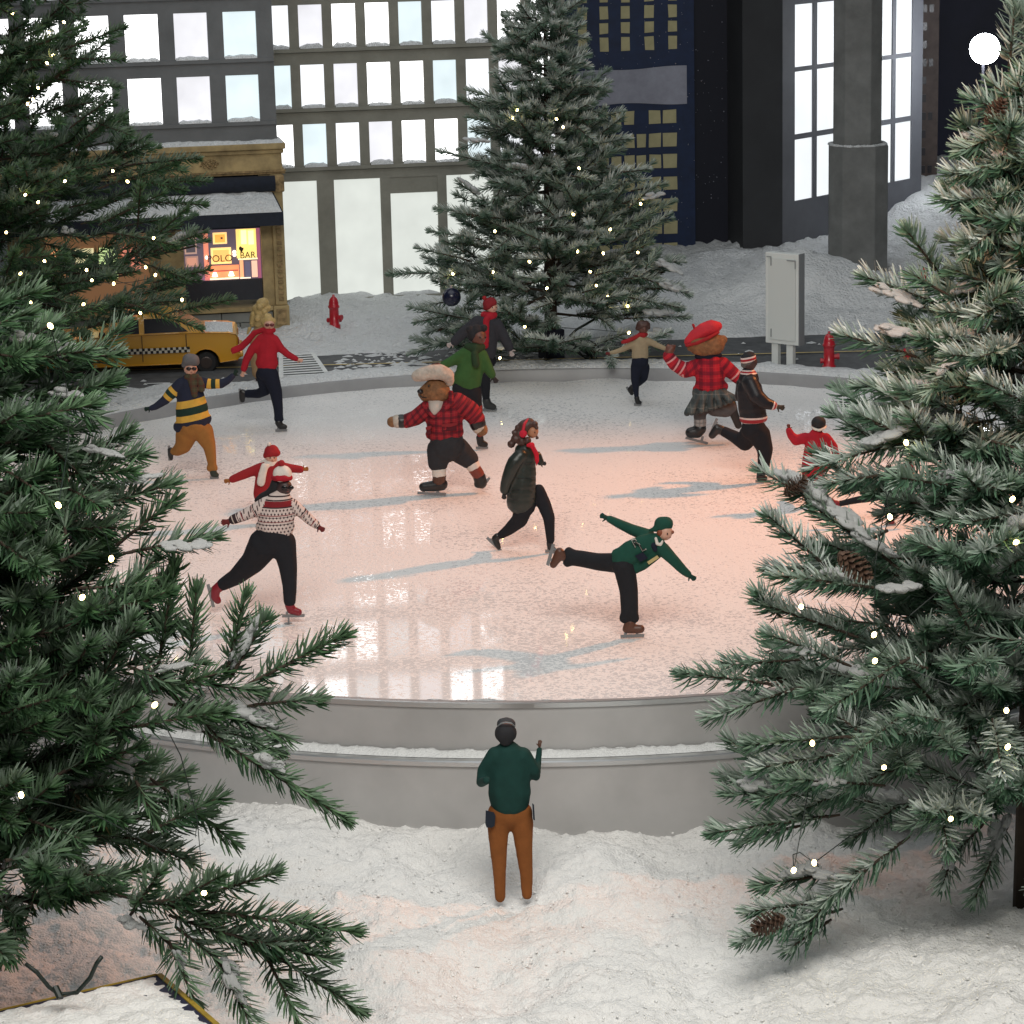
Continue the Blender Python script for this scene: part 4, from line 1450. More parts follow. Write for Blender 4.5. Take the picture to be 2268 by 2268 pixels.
link('cap', bm_mesh('cap', bm), M_ALU, ob)
# coil of spare cable hanging beside its trunk
cc = top('cable_coil', 'dark loops of spare cable hanging beside the middle tree trunk', 'cable', atZ(1290, 800, .05))
bm = bmesh.new()
P0 = atY(1262, 745, 8.17)
for i in range(11):
    e1 = atY(1330 - 5 * (i % 4), 752 + 9 * (i % 7), 8.13 + .012 * i)
    e2 = atY(1300 - 9 * (i % 5), 800 - 5 * (i % 3), 8.12 + .012 * i)
    e0 = atY(1300, 742 + 3 * (i % 6), 8.15 + .008 * i)
    pp = []
    ctl = [P0, e0, e1, e2, P0 + Vector((.004, 0, -.012))]
    for a in range(24):
        tt = a / 23
        # bezier of degree 4
        q = Vector((0, 0, 0))
        for j, c in enumerate(ctl):
            q += c * (math.comb(4, j) * tt ** j * (1 - tt) ** (4 - j)) * 1.0
        q += (e1 + e2 - P0 * 2) * .38 * math.sin(math.pi * tt) ** 2 * .5
        pp.append(q)
    tube(bm, pp, .0021, 6)
tube(bm, [P0, P0 + Vector((.02, 0, .02)), P0 + Vector((.09, .02, .055))], .004, 6)
link('loops', bm_mesh('loops', bm, True), M_WIRE, cc)

# near frosted tree, right
TC_ = atZ(1935 * D2S, 1712 * D2S, -0.215)
YC = TC_.y
ex = px_sprigs([(1450, 1290, 1292, 1262, -.15, -.2), (1500, 1245, 1375, 1248, -.1, -.15), (1500, 1300, 1340, 1345, -.15, -.2), (1470, 1160, 1432, 1117, -.1, -.15), (1600, 1195, 1438, 1130, -.1, -.15), (1590, 1250, 1455, 1190, -.15, -.2), (1560, 960, 1437, 882, -.1, -.1), (1680, 1060, 1540, 950, -.1, -.1), (1560, 1070, 1450, 965, -.1, -.15), (1660, 1110, 1470, 1075, -.12, -.2),
                (1720, 830, 1532, 872, -.05, -.1), (1700, 890, 1560, 905, -.05, -.1), (1670, 842, 1574, 776, 0, 0), (1720, 850, 1680, 780, 0, 0), (1720, 670, 1590, 625, 0, 0), (1800, 740, 1625, 720, 0, 0), (1760, 570, 1635, 515, .05, 0), (1790, 540, 1712, 428, .05, 0), (1870, 430, 1790, 345, .05, 0), (1880, 290, 1815, 225, .05, 0), (1905, 120, 1915, 5, .02, 0), (1890, 400, 1780, 365, 0, -.05), (1850, 640, 1750, 735, -.05, -.1), (1880, 330, 1910, 230, 0, -.1),
                (1560, 1540, 1352, 1560, -.2, -.25), (1500, 1500, 1375, 1490, -.2, -.25), (1500, 1560, 1400, 1580, -.2, -.22), (1560, 1650, 1435, 1665, -.2, -.2), (1560, 1700, 1415, 1712, -.2, -.25), (1570, 1720, 1400, 1765, -.2, -.3), (1560, 1740, 1490, 1785, -.2, -.25), (1620, 1640, 1520, 1740, -.2, -.25), (1700, 1590, 1560, 1690, -.2, -.25), (1600, 1420, 1430, 1440, -.2, -.25), (1600, 1390, 1420, 1395, -.2, -.25), (1580, 1460, 1440, 1500, -.2, -.25), (1800, 1600, 1780, 1665, -.1, -.15), (1880, 1600, 1840, 1690, -.1, -.15), (1650, 1480, 1480, 1460, -.22, -.3), (1850, 1560, 1800, 1610, -.08, -.1), (1900, 1560, 1870, 1620, -.08, -.1), (1700, 1250, 1560, 1330, -.25, -.35), (1700, 1350, 1590, 1430, -.25, -.4)], YC)
tC, spC = fir('fir_tree', 'near frosted blue green fir tree with pine cones at the right', TC_, 1.50,
              [(0, .30), (.10, .42), (.24, .50), (.42, .47), (.62, .39), (.80, .31), (.95, .22), (1.08, .14), (1.22, .075), (1.36, .04), (1.50, .015)], 13, 9, .038, .0033, 1250, 0.62, M_NB, 13, ex, splen=.15, clumps=80, lat=3, fill=400, csize=1.25, hmin=.15)
pts = bulbs_px([(1870, 255, -.30), (1890, 485, -.33), (1135, 1120, -.36), (1838, 1385, -.42), (800, 1560, -.30), (1183, 1690, -.38), (1845, 1580, -.42), (1540, 1965, -.33), (810, 2200, -.33), (700, 2240, -.33), (1215, 350, -.30), (1302, -47, -.15), (1130, 980, -.35), (740, 830, -.25)], YC, (1468, 1000), 2.415)
light_string('fairy_lights', 'warm fairy lights strung over the near right tree', pts, .0037, 'strings of fairy lights on the trees')

# near dark tree, left
YD = 3.86
TD = atY(-40 * D2S, 1965 * D2S, YD)
TD.z = -0.215
ex = px_sprigs([(470, 1290, 645, 1190, -.1, -.12), (480, 1330, 597, 1312, -.1, -.1), (430, 1350, 540, 1385, -.1, -.1), (400, 1370, 520, 1410, -.1, -.1), (410, 1395, 648, 1530, -.12, -.16), (300, 1480, 440, 1580, -.05, -.05), (430, 1260, 462, 1120, -.1, -.1), (440, 1270, 498, 1165, -.1, -.1), (300, 1250, 330, 1060, -.05, -.05), (360, 1240, 370, 1110, -.05, -.05),
                (250, 1040, 402, 1005, -.05, -.05), (230, 1020, 325, 940, -.05, -.05), (150, 1110, 262, 1100, -.05, -.08), (180, 960, 322, 905, -.05, -.05), (150, 880, 268, 850, -.02, -.02), (80, 830, 200, 930, -.02, -.05), (120, 760, 185, 785, -.02, -.02), (60, 760, 230, 605, .0, .02), (60, 800, 215, 705, 0, 0), (40, 690, 215, 660, 0, 0), (90, 740, 210, 720, 0, 0), (20, 700, 110, 640, 0, 0),
                (230, 1690, 400, 1720, -.12, -.15), (330, 1730, 430, 1762, -.13, -.15), (390, 1742, 512, 1796, -.14, -.15), (340, 1755, 425, 1818, -.14, -.15), (270, 1735, 330, 1788, -.13, -.15), (360, 1288, 482, 1296, -.09, -.1), (330, 1330, 440, 1352, -.09, -.1), (240, 1215, 305, 1262, -.05, -.05), (330, 1312, 425, 1398, -.09, -.12), (300, 1700, 390, 1688, -.14, -.15), (300, 1300, 420, 1262, -.08, -.1), (280, 1270, 372, 1245, -.05, -.06), (380, 1690, 515, 1640, -.15, -.2), (400, 1720, 665, 1745, -.15, -.2), (420, 1760, 620, 1800, -.15, -.2), (500, 1790, 675, 1895, -.15, -.2), (500, 1800, 585, 1960, -.15, -.2), (410, 1810, 475, 1930, -.15, -.2), (320, 1780, 365, 1880, -.15, -.18), (330, 1700, 410, 1650, -.15, -.2), (250, 1720, 300, 1640, -.15, -.2), (60, 1700, 90, 1590, -.1, -.15), (470, 1780, 610, 1765, -.15, -.2), (300, 1560, 410, 1500, -.1, -.1), (200, 1380, 420, 1330, -.1, -.15), (250, 1260, 330, 1290, -.1, -.1), (180, 1300, 250, 1160, -.1, -.15), (30, 1540, 90, 1480, -.1, -.15), (260, 1480, 290, 1540, -.1, -.1), (30, 1740, 20, 1800, -.1, -.2)], YD)
tD, spD = fir('fir_tree', 'near dark green fir tree filling the lower left corner', TD, 1.30,
              [(0, .25), (.15, .35), (.28, .35), (.42, .27), (.52, .29), (.62, .37), (.75, .31), (.9, .22), (1.05, .15), (1.30, .02)], 12, 9, .036, .0033, 1250, 0.20, M_NG, 14, ex, splen=.15, clumps=50, lat=3, fill=320, csize=1.1, hmin=.22)
pts = bulbs_px([(95, 615, -.1), (110, 953, -.28), (210, 1054, -.2), (155, 1127, -.25), (292, 1330, -.25), (385, 1685, -.28), (40, 1500, -.3)], YD, (0, 0), 1 / D2S)
light_string('fairy_lights', 'few warm fairy lights on the lower left tree', pts, .0036, 'strings of fairy lights on the trees')
cw = top('power_cable', 'dark twisted cable looping below the lower left tree', 'cable', atZ(120 * D2S, 1870 * D2S, -.2))
bm = bmesh.new()
cp = [atY(x * D2S, y * D2S, 3.62) for x, y in ((48, 1818), (70, 1835), (92, 1862), (112, 1876), (145, 1873), (170, 1845), (182, 1818), (192, 1805))]
tube(bm, cp, .0032, 8)
link('cord', bm_mesh('cord', bm, True), M_WIRE, cw)
bm = bmesh.new()
tube(bm, [atY(104 * D2S, 1862 * D2S, 3.62), atY(114 * D2S, 1883 * D2S, 3.61)], .0055, 8)
link('plug', bm_mesh('plug', bm), M_WIRE, cw)

# pine cones
def pine_cone(label, px, py, Y, ang, L):
    c = atY(px, py, Y)
    t = top('pine_cone', label, 'pine cone', c, 'pine cones on the right tree')
    bm = bmesh.new()
    ax = Vector((math.cos(ang), -.25, math.sin(ang))).normalized()
    q = ax.to_track_quat('Z', 'Y').to_matrix().to_4x4()
    for i in range(70):
        s = i / 69
        r = .36 * L * math.sin(math.pi * (.12 + .80 * s)) ** .8
        a = i * 2.39996
        z = (s - .5) * L
        d = Vector((math.cos(a), math.sin(a), 0))
        sd = Vector((-d.y, d.x, 0))
        b = d * r * .25 + Vector((0, 0, z))
        tip = d * r + Vector((0, 0, z + .10 * L))
        wd = .105 * L
        v = [b - sd * wd * .4, b + sd * wd * .4, tip + sd * wd * .6, tip + d * .012 * L + Vector((0, 0, .02 * L)), tip - sd * wd * .6]
        vs = [bm.verts.new(q @ p) for p in v]
        bm.faces.new(vs)
        vs2 = [bm.verts.new(q @ (p + Vector((0, 0, -.022 * L)))) for p in v]
        bm.faces.new(vs2[::-1])
        for k in range(5):
            bm.faces.new((vs[k], vs2[k], vs2[(k + 1) % 5], vs[(k + 1) % 5]))
    link('scales', bm_mesh('scales', bm), mat('cone_brown', (.075, .040, .024), .7, noise=(120, .4)), t, False)
    bm = bmesh.new()
    tube(bm, [q @ Vector((0, 0, -.5 * L)), q @ Vector((0, 0, .45 * L))], [.09 * L, .05 * L], 8)
    link('core', bm_mesh('core', bm), MATS['cone_brown'], t, False)


pine_cone('brown pine cone at the tip of the lowest branch', 1704, 2044, YC - .33, math.pi + .25, .052)
pine_cone('dark pine cone below the red jacketed skater', 1760, 1078, YC - .12, .75, .042)
pine_cone('snow dusted pine cone in the middle of the right tree', 1890, 1252, YC - .30, -.7, .058)
pine_cone('pine cone near the top of the right tree', 2203, 250, YC - .08, 1.0, .045)


def big_clumps(tree, lst, Y):
    """heavier heaps of flock lying on chosen branches: (x, y, half length px, slope, dy, thickness)"""
    base = Vector(tree.location)
    for i, (x, y, hl, sl, dy, th) in enumerate(lst):
        p = atY(x * D2S, y * D2S, Y + dy)
        k = proj_scale(p) * D2S
        o = bpy.data.objects.new('snow_clump', CLUMPS[i % 4])
        COL.objects.link(o)
        o.parent = tree
        o.location = p - base
        o.rotation_euler = (random.uniform(-.2, .2), math.atan(sl), random.uniform(-.3, .3))
        o.scale = (hl * k * .95, hl * k * .55, hl * k * th)


def proj_scale(p):
    return (p.y * math.cos(PITCH) - (p.z - CAMH) * math.sin(PITCH)) / FPX


big_clumps(tC, [(1585, 975, 62, .65, -.10, .30), (1645, 1028, 52, .55, -.12, .30), (1685, 818, 60, -.22, -.08, .28), (1740, 785, 58, -.1, -.05, .32), (1690, 560, 55, .40, .0, .28), (1870, 215, 34, .2, 0, .6), (1845, 262, 32, .3, 0, .55), (1895, 395, 38, .1, -.05, .5), (1505, 1228, 38, .2, -.18, .35), (1690, 628, 48, .1, -.03, .35), (1800, 660, 36, 1.0, -.05, .4), (1825, 545, 40, -.2, -.02, .4), (1560, 1475, 40, .1, -.26, .3), (1545, 1650, 45, .2, -.22, .3), (1700, 1110, 46, .1, -.2, .35), (1790, 900, 44, -.1, -.15, .35)], YC)
big_clumps(tB, [(1262, 505, 30, .45, -.12, .35), (1270, 545, 32, .35, -.14, .35), (1245, 590, 30, .1, -.14, .4), (1240, 632, 26, .25, -.12, .45), (1010, 85, 16, .1, -.03, .5), (1085, 115, 16, -.9, -.03, .4), (900, 265, 26, .15, -.12, .3), (1230, 372, 24, -.2, -.12, .35), (940, 655, 26, .1, -.25, .45)], 8.235)
big_clumps(tD, [(195, 855, 40, .25, -.06, .30), (265, 905, 44, -.2, -.06, .25), (355, 1030, 48, .1, -.08, .28), (120, 745, 36, .1, -.04, .35), (205, 1440, 50, .3, -.06, .4), (245, 1745, 32, .2, -.16, .45), (20, 1270, 34, .2, -.12, .5), (40, 640, 30, .1, -.03, .5), (330, 1260, 36, -.2, -.1, .3)], YD)

# ------------------------------------------------------------------ skaters
def proj(p):
    c, s = math.cos(PITCH), math.sin(PITCH)
    z = p[2] - CAMH
    xc, yc, zc = p[0], p[1] * s + z * c, p[1] * c - z * s
    a, b = xc / zc, yc / zc
    cr, sr = math.cos(ROLL), math.sin(ROLL)
    a, b = cr * a + sr * b, -sr * a + cr * b
    return CPX + FPX * a, CPX - FPX * b, zc


bm = bmesh.new()
bmesh.ops.create_icosphere(bm, subdivisions=2, radius=1)
bm.verts.ensure_lookup_table()
ICV = np.array([v.co[:] for v in bm.verts])
ICF = np.array([[v.index for v in f.verts] for f in bm.faces])
bm.free()


def remesh(V, Fc, vox, smooth):
    me = fast_mesh('tmp', V, Fc)
    o = bpy.data.objects.new('tmp', me)
    COL.objects.link(o)
    m = o.modifiers.new('r', 'REMESH')
    m.mode = 'VOXEL'
    m.voxel_size = vox
    s = o.modifiers.new('s', 'SMOOTH')
    s.factor = 0.5
    s.iterations = smooth
    dg = bpy.context.evaluated_depsgraph_get()
    r = bpy.data.meshes.new_from_object(o.evaluated_get(dg))
    bpy.data.objects.remove(o)
    bpy.data.meshes.remove(me)
    r.polygons.foreach_set('use_smooth', [True] * len(r.polygons))
    return r


def hand(x, y, ang, s, th=1, dy=0.0):
    """mitten or hand pointing along ang (radians, y down): palm, four fingers, thumb"""
    c, q = math.cos(ang), math.sin(ang)
    ex, ey = x + .55 * s * c, y + .55 * s * q
    ch = [[(x, y, .40 * s, dy), (ex, ey, .40 * s, dy)]]
    for k, (fa, l) in enumerate(((-.34, .62), (-.11, .78), (.11, .75), (.32, .58))):
        a = ang + fa
        ox, oy = ex - q * fa * s * .75, ey + c * fa * s * .75
        ch.append([(ox, oy, .17 * s, dy), (ox + l * s * math.cos(a), oy + l * s * math.sin(a), .14 * s, dy)])
    a = ang + th * 1.0
    ox, oy = x + .1 * s * c - q * th * .3 * s, y + .1 * s * q + c * th * .3 * s
    ch.append([(ox, oy, .17 * s, dy), (ox + .7 * s * math.cos(a), oy + .7 * s * math.sin(a), .14 * s, dy)])
    return ch


class Fig:
    def __init__(self, label, zoom, base, z=0.0, name='person', cat='person', group='figurines around the rink', Y=None):
        self.ox, self.oy, self.sc = zoom
        self.base = base
        sx, sy = self.ox + base[0] / self.sc, self.oy + base[1] / self.sc
        self.p = atZ(sx, sy, z) if Y is None else atY(sx, sy, Y)
        self.Y = self.p.y
        self.s = proj(self.p)[2] / FPX / self.sc
        y2 = proj(self.p + Vector((0, 0, .1)))[1]
        self.ky = (sy - y2) * self.sc / .1          # zoom px per metre of height
        self.root = top(name, label, cat, self.p, group)
        self.core = []

    def P(self, x, y, dy=0.0):
        return atY(self.ox + x / self.sc, self.oy + y / self.sc, self.Y + dy)

    def blob(self, name, chains, m, flat=1.0, vox=.003, smooth=5, arms=(), core=True, parent=None):
        C, Rr, U, T, ID, D = [], [], [], [], [], []
        for ci, ch in enumerate(chains):
            u = 0
            for (n0, n1) in zip(ch, ch[1:] if len(ch) > 1 else ch):
                a, b = self.P(n0[0], n0[1], n0[3] if len(n0) > 3 else 0), self.P(n1[0], n1[1], n1[3] if len(n1) > 3 else 0)
                L = (b - a).length
                k = max(1, int(L / (.28 * min(n0[2], n1[2]) * self.s + 1e-6)))
                d = (b - a) / max(L, 1e-6)
                for i in range(k + 1):
                    t = i / k
                    C.append(a.lerp(b, t))
                    Rr.append((n0[2] * (1 - t) + n1[2] * t) * self.s)
                    U.append(u + L * t / self.s)
                    ID.append(ci)
                    D.append(d)
                u += L / self.s
            if core:
                self.core.append([(n[0], n[1], n[2] * .6, n[3] if len(n) > 3 else 0) for n in ch])
        C = np.array(C)
        Rr = np.array(Rr)
        ID = np.array(ID)
        fl = np.where(np.isin(ID, arms), 1.0, flat)
        sc = np.stack([Rr, Rr * fl, Rr], -1)
        V = (C[:, None] + ICV[None] * sc[:, None]).reshape(-1, 3)
        Fc = (ICF[None] + (np.arange(len(C)) * len(ICV))[:, None, None]).reshape(-1, 3)
        me = remesh(V, Fc, vox, smooth)
        if not m.get('pat'):
            return link(name, me, m, parent or self.root)
        n = len(me.vertices)
        co = np.empty(n * 3, np.float32)
        me.vertices.foreach_get('co', co)
        co = co.reshape(-1, 3).astype(float)
        dist = np.linalg.norm(co[:, None] - C[None], axis=2) - Rr[None]
        j = dist.argmin(1)
        Dn = np.array([d[:] for d in D])
        u = np.array(U)[j] + ((co - C[j]) * Dn[j]).sum(1) / self.s
        for an, av in (('zx', self.base[0] + (co[:, 0] - self.p.x) / self.s), ('zy', self.base[1] - (co[:, 2] - self.p.z) * self.ky), ('ua', u), ('arm', np.isin(ID[j], arms).astype(float))):
            a = me.attributes.new(an, 'FLOAT', 'POINT')
            a.data.foreach_set('value', np.ascontiguousarray(av, np.float32))
        return link(name, me, m, parent or self.root)

    def ball(self, name, x, y, r, dy, m, sq=(1, 1, 1), parent=None):
        bm = bmesh.new()
        bmesh.ops.create_uvsphere(bm, u_segments=12, v_segments=8, radius=1, matrix=Matrix.Translation(self.P(x, y, dy)) @ Matrix.Diagonal((r * self.s * sq[0], r * self.s * sq[1], r * self.s * sq[2], 1)))
        return link(name, bm_mesh(name, bm, True), m, parent or self.root)

    def head(self, x, y, r, skin, fx=0.0, fy=.1, eyes=True, glasses=None, nose=True):
        """fx, fy: where the face points (fraction of radius)"""
        self.skin = skin
        self.hd = [[(x, y + .12 * r, r * .93), (x + fx * r * .1, y - .1 * r, r * .95)]]
        f = lambda ox, oy: -math.sqrt(max(.02, 1 - ox * ox - oy * oy)) * r * self.s
        if nose:
            self.hd.append([(x + fx * r, y + (fy + .12) * r, r * .16, f(fx, fy + .12) * 1.0)])
        # ears at the sides
        for s in (-1, 1):
            if abs(fx) < .5:
                self.hd.append([(x + s * r * .95, y + .1 * r, r * .16, 0)])
        M = mat('dark_eye', (.010, .008, .008), .3)
        if glasses:
            gm, gr = glasses
            for s in (-1, 1):
                ox, oy = fx + s * .40, fy - .08
                self.ball('glasses_lens', x + ox * r, y + oy * r, r * gr, f(min(.8, abs(ox)), oy) * 1.04, gm, (1, .35, .72))
            a, b = self.P(x + (fx - .4) * r, y + (fy - .1) * r, f(min(.8, abs(fx - .4)), fy) * 1.06), self.P(x + (fx + .4) * r, y + (fy - .1) * r, f(min(.8, abs(fx + .4)), fy) * 1.06)
            bm = bmesh.new()
            tube(bm, [a, (a + b) / 2 + Vector((0, -.002, 0)), b], .0012, 6)
            link('glasses_bridge', bm_mesh('glasses_bridge', bm), gm, self.root)
        elif eyes:
            for s in (-1, 1):
                ox = fx + s * .33
                if abs(ox) < .95:
                    self.ball('eye', x + ox * r, y + (fy - .06) * r, r * .095, f(ox, fy) * 1.0, M, (1, .5, 1.35))
        if eyes and abs(fx) < .8:
            self.ball('mouth', x + fx * r, y + (fy + .42) * r, r * .13, f(fx, fy + .42) * 1.0, mat('lip', (.25, .06, .05), .5), (1.2, .3, .3))

    def hands(self, name, lst, m):
        for h in lst:
            self.blob(name, hand(*h), m, vox=.0013, smooth=2, core=False)

    def prism(self, name, pts, dy0, dy1, m, parent=None):
        A = [self.P(x, y, dy0) for x, y in pts]
        B = [self.P(x, y, dy1) for x, y in pts]
        k = len(A)
        return link(name, mesh(name, A + B, [tuple(range(k)), tuple(range(2 * k - 1, k - 1, -1))] + [(i, k + i, k + (i + 1) % k, (i + 1) % k) for i in range(k)]), m, parent or self.root)

    def skate(self, boot, bm_, line, dy=0.0, m=None, sole=None, flat=.75):
        """boot chain with its steel blade along line (x0,y0,x1,y1)"""
        b = self.blob('skate_boot', [[(*n[:3], n[3] if len(n) > 3 else dy) for n in boot]], bm_, flat=flat, vox=.0018, smooth=3)
        x0, y0, x1, y1 = line
        L = math.hypot(x1 - x0, y1 - y0)
        tx_, ty = (x1 - x0) / L, (y1 - y0) / L
        nx, ny = -ty, tx_
        bx = sum(n[0] for n in boot) / len(boot)
        by = sum(n[1] for n in boot) / len(boot)
        if (bx - (x0 + x1) / 2) * nx + (by - (y0 + y1) / 2) * ny < 0:
            nx, ny = -nx, -ny
        h = .0068 / self.s
        gap = max(.008 / self.s, abs((bx - x0) * nx + (by - y0) * ny) - min(n[2] for n in boot) * .6)
        pt = lambda a, c: (x0 + tx_ * L * a + nx * c, y0 + ty * L * a + ny * c)
        me = m or M_BLADE
        self.prism('skate_blade', [pt(0, 0), pt(1, 0), pt(1.03, h * .8), pt(.97, h), pt(0, h)], dy - .0017, dy + .0017, me, b)
        for a in (.22, .72):
            self.prism('blade_post', [pt(a - .06, h), pt(a + .06, h), pt(a + .05, gap), pt(a - .05, gap)], dy - .0024, dy + .0024, me, b)

    def finish(self):
        ch = self.hd + self.core
        self.core = []
        self.blob('body', ch, self.skin, flat=.9, vox=.0036, smooth=2, core=False)


M_BLADE = mat('skate_steel', (.20, .205, .21), .35, metal=.25)


def knit(name, col, amt=.12, sc=220, rough=.85):
    return mat(name, col, rough, noise=(60, amt), bump=(sc, .25, .0015), spec=.25)


def pattern(name, base, torso=None, arm=None, tilt=0.0, rough=.85, dots=None, plaid=None):
    """bands along the body (zy + tilt*zx) and along the sleeves (ua); lists of (lo, hi, colour)"""
    m = bpy.data.materials.new(name)
    m.use_nodes = True
    nt = m.node_tree
    L = nt.links.new
    b = nt.nodes['Principled BSDF']
    b.inputs['Roughness'].default_value = rough
    b.inputs['Specular IOR Level'].default_value = .25

    def attr(n):
        a = nt.nodes.new('ShaderNodeAttribute')
        a.attribute_name = n
        return a.outputs['Fac']

    def math_(op, a, c=None, d=None):
        n = nt.nodes.new('ShaderNodeMath')
        n.operation = op
        for i, v in enumerate((a, c, d)):
            if v is None:
                continue
            if isinstance(v, (int, float)):
                n.inputs[i].default_value = v
            else:
                L(v, n.inputs[i])
        return n.outputs[0]

    def mixc(f, a, c):
        n = nt.nodes.new('ShaderNodeMix')
        n.data_type = 'RGBA'
        L(f, n.inputs['Factor'])
        for i, v in ((6, a), (7, c)):
            if isinstance(v, tuple):
                n.inputs[i].default_value = (*v, 1)
            else:
                L(v, n.inputs[i])
        return n.outputs[2]

    def bands(val, lst, cur):
        for lo, hi, c in lst:
            f = math_('MULTIPLY', math_('GREATER_THAN', val, lo), math_('LESS_THAN', val, hi))
            cur = mixc(f, cur, c)
        return cur
    zx, zy, ua, arm_ = attr('zx'), attr('zy'), attr('ua'), attr('arm')
    am = math_('GREATER_THAN', arm_, .5)
    v = math_('MULTIPLY_ADD', zx, tilt, zy)
    base_t = base_a = base
    if plaid:
        per, lw, dk, lt = plaid
        for val, which in ((zx, 't'), (zy, 't'), (ua, 'a'), (math_('ADD', zx, zy), 'a')):
            fr = math_('FRACT', math_('DIVIDE', val, per))
            f1 = math_('MULTIPLY', math_('LESS_THAN', fr, lw), .6)
            f2 = math_('MULTIPLY', math_('LESS_THAN', math_('ABSOLUTE', math_('SUBTRACT', fr, .62)), .04), .35)
            if which == 't':
                base_t = mixc(f2, mixc(f1, base_t, dk), lt)
            else:
                base_a = mixc(f2, mixc(f1, base_a, dk), lt)
    if dots:
        per, dc, rng_ = dots
        for val, nm in ((v, 't'), (ua, 'a')):
            row = math_('DIVIDE', val, per)
            px = math_('MULTIPLY_ADD', math_('FLOOR', row), .5, math_('DIVIDE', zx, per))
            dx = math_('ABSOLUTE', math_('SUBTRACT', math_('FRACT', px), .5))
            dy = math_('ABSOLUTE', math_('SUBTRACT', math_('FRACT', row), .5))
            f = math_('LESS_THAN', math_('ADD', dx, math_('MULTIPLY', dy, .8)), .30)
            if nm == 't':
                f = math_('MULTIPLY', f, math_('GREATER_THAN', v, rng_))
                base_t = mixc(f, base_t, dc)
            else:
                base_a = mixc(f, base_a, dc)
    ct = bands(v, torso or [], base_t)
    ca = bands(ua, arm or [], base_a)
    col = mixc(am, ct, ca)
    tc = nt.nodes.new('ShaderNodeTexCoord')
    n = nt.nodes.new('ShaderNodeTexNoise')
    n.inputs['Scale'].default_value = 90
    n.inputs['Detail'].default_value = 4
    L(tc.outputs['Object'], n.inputs['Vector'])
    mr = nt.nodes.new('ShaderNodeMapRange')
    mr.inputs['To Min'].default_value = .78
    mr.inputs['To Max'].default_value = 1.2
    L(n.outputs['Fac'], mr.inputs['Value'])
    mu = nt.nodes.new('ShaderNodeMix')
    mu.data_type = 'RGBA'
    mu.blend_type = 'MULTIPLY'
    mu.inputs['Factor'].default_value = 1
    L(col, mu.inputs[6])
    L(mr.outputs['Result'], mu.inputs[7])
    L(mu.outputs[2], b.inputs['Base Color'])
    bp = nt.nodes.new('ShaderNodeBump')
    bp.inputs['Strength'].default_value = .3
    bp.inputs['Distance'].default_value = .0015
    L(n.outputs['Fac'], bp.inputs['Height'])
    L(bp.outputs['Normal'], b.inputs['Normal'])
    m['pat'] = 1
    MATS[name] = m
    return m


SK_PALE = mat('pale_skin_paint', (.58, .33, .24), .5)
SK_TAN = mat('tan_skin_paint', (.38, .17, .09), .5)
SK_BRN = mat('brown_skin_paint', (.12, .045, .03), .5)
SK_DRK = mat('dark_skin_paint', (.045, .024, .024), .5)
BLK = knit('black_trousers_cloth', (.014, .015, .019))
NVY = knit('navy_trousers_cloth', (.010, .013, .026))
TAN = knit('tan_trousers_cloth', (.30, .135, .035))
REDK = knit('red_knit', (.36, .014, .026))
CRIM = knit('crimson_knit', (.30, .018, .022))
WHT = knit('cream_knit', (.66, .60, .54))
GRYK = knit('grey_knit', (.12, .12, .125))
GRNK = knit('bottle_green_knit', (.010, .060, .042))
B_BLK = mat('black_boot_leather', (.014, .014, .015), .35)
B_RED = mat('red_boot_leather', (.20, .010, .020), .35)
B_BRN = mat('brown_boot_leather', (.085, .032, .018), .45)
GLS = mat('dark_sunglasses', (.012, .006, .006), .2)
GLSR = mat('maroon_glasses', (.10, .010, .012), .25)
BLOND = mat('blond_hair', (.42, .30, .12), .6, noise=(80, .3))
DARKH = mat('dark_hair', (.012, .012, .015), .85, noise=(90, .3))
BRNH = mat('brown_curls', (.055, .022, .016), .5, noise=(90, .3))
GLV_G = knit('dark_green_gloves', (.010, .025, .018))

# ---- A striped jumper skater
f = Fig('skater in navy and yellow striped jumper, tan trousers and grey beanie', (300, 760, 6.04), (1055, 1815))
f.head(738, 345, 92, SK_PALE, .12, .05, glasses=(GLS, .38))
f.blob('beanie', [[(715, 225, 92), (770, 230, 90)], [(660, 285, 52, .002), (730, 268, 80, .004), (815, 255, 48, .002)]], GRYK, core=False, smooth=4)
m = pattern('striped_jumper', (.018, .022, .042), [(880, 975, (.60, .36, .06)), (975, 1075, (.012, .035, .026)), (1075, 1160, (.60, .36, .06))],
            [(110, 165, (.60, .36, .06)), (165, 225, (.012, .035, .026)), (225, 280, (.60, .36, .06))], tilt=.18)
f.blob('jumper', [[(725, 535, 135), (740, 700, 185), (755, 880, 225), (765, 1010, 232)], [(590, 1120, 90), (760, 1070, 140), (930, 1010, 95)],
                  [(610, 540, 82), (490, 660, 84), (400, 760, 66), (270, 850, 48), (215, 868, 42)],
                  [(850, 520, 80), (985, 545, 72), (1140, 545, 66), (1230, 505, 52), (1300, 440, 42)]], m, flat=.72, arms=(2, 3))
f.hands('glove', [(195, 868, 2.9, 58, -1), (1318, 425, -1.0, 58, 1)], GLV_G)
scf = pattern('olive_tartan_scarf', (.062, .052, .030), plaid=(90, .3, (.09, .03, .02), (.10, .10, .05)))
f.blob('scarf', [[(690, 455, 48, -.01), (750, 470, 58, -.012), (820, 450, 48, -.01)], [(745, 500, 50, -.018), (775, 600, 52, -.022), (790, 690, 48, -.025)], [(850, 480, 48, -.016), (885, 560, 48, -.020), (890, 625, 44, -.022)]], scf, flat=.6, core=False)
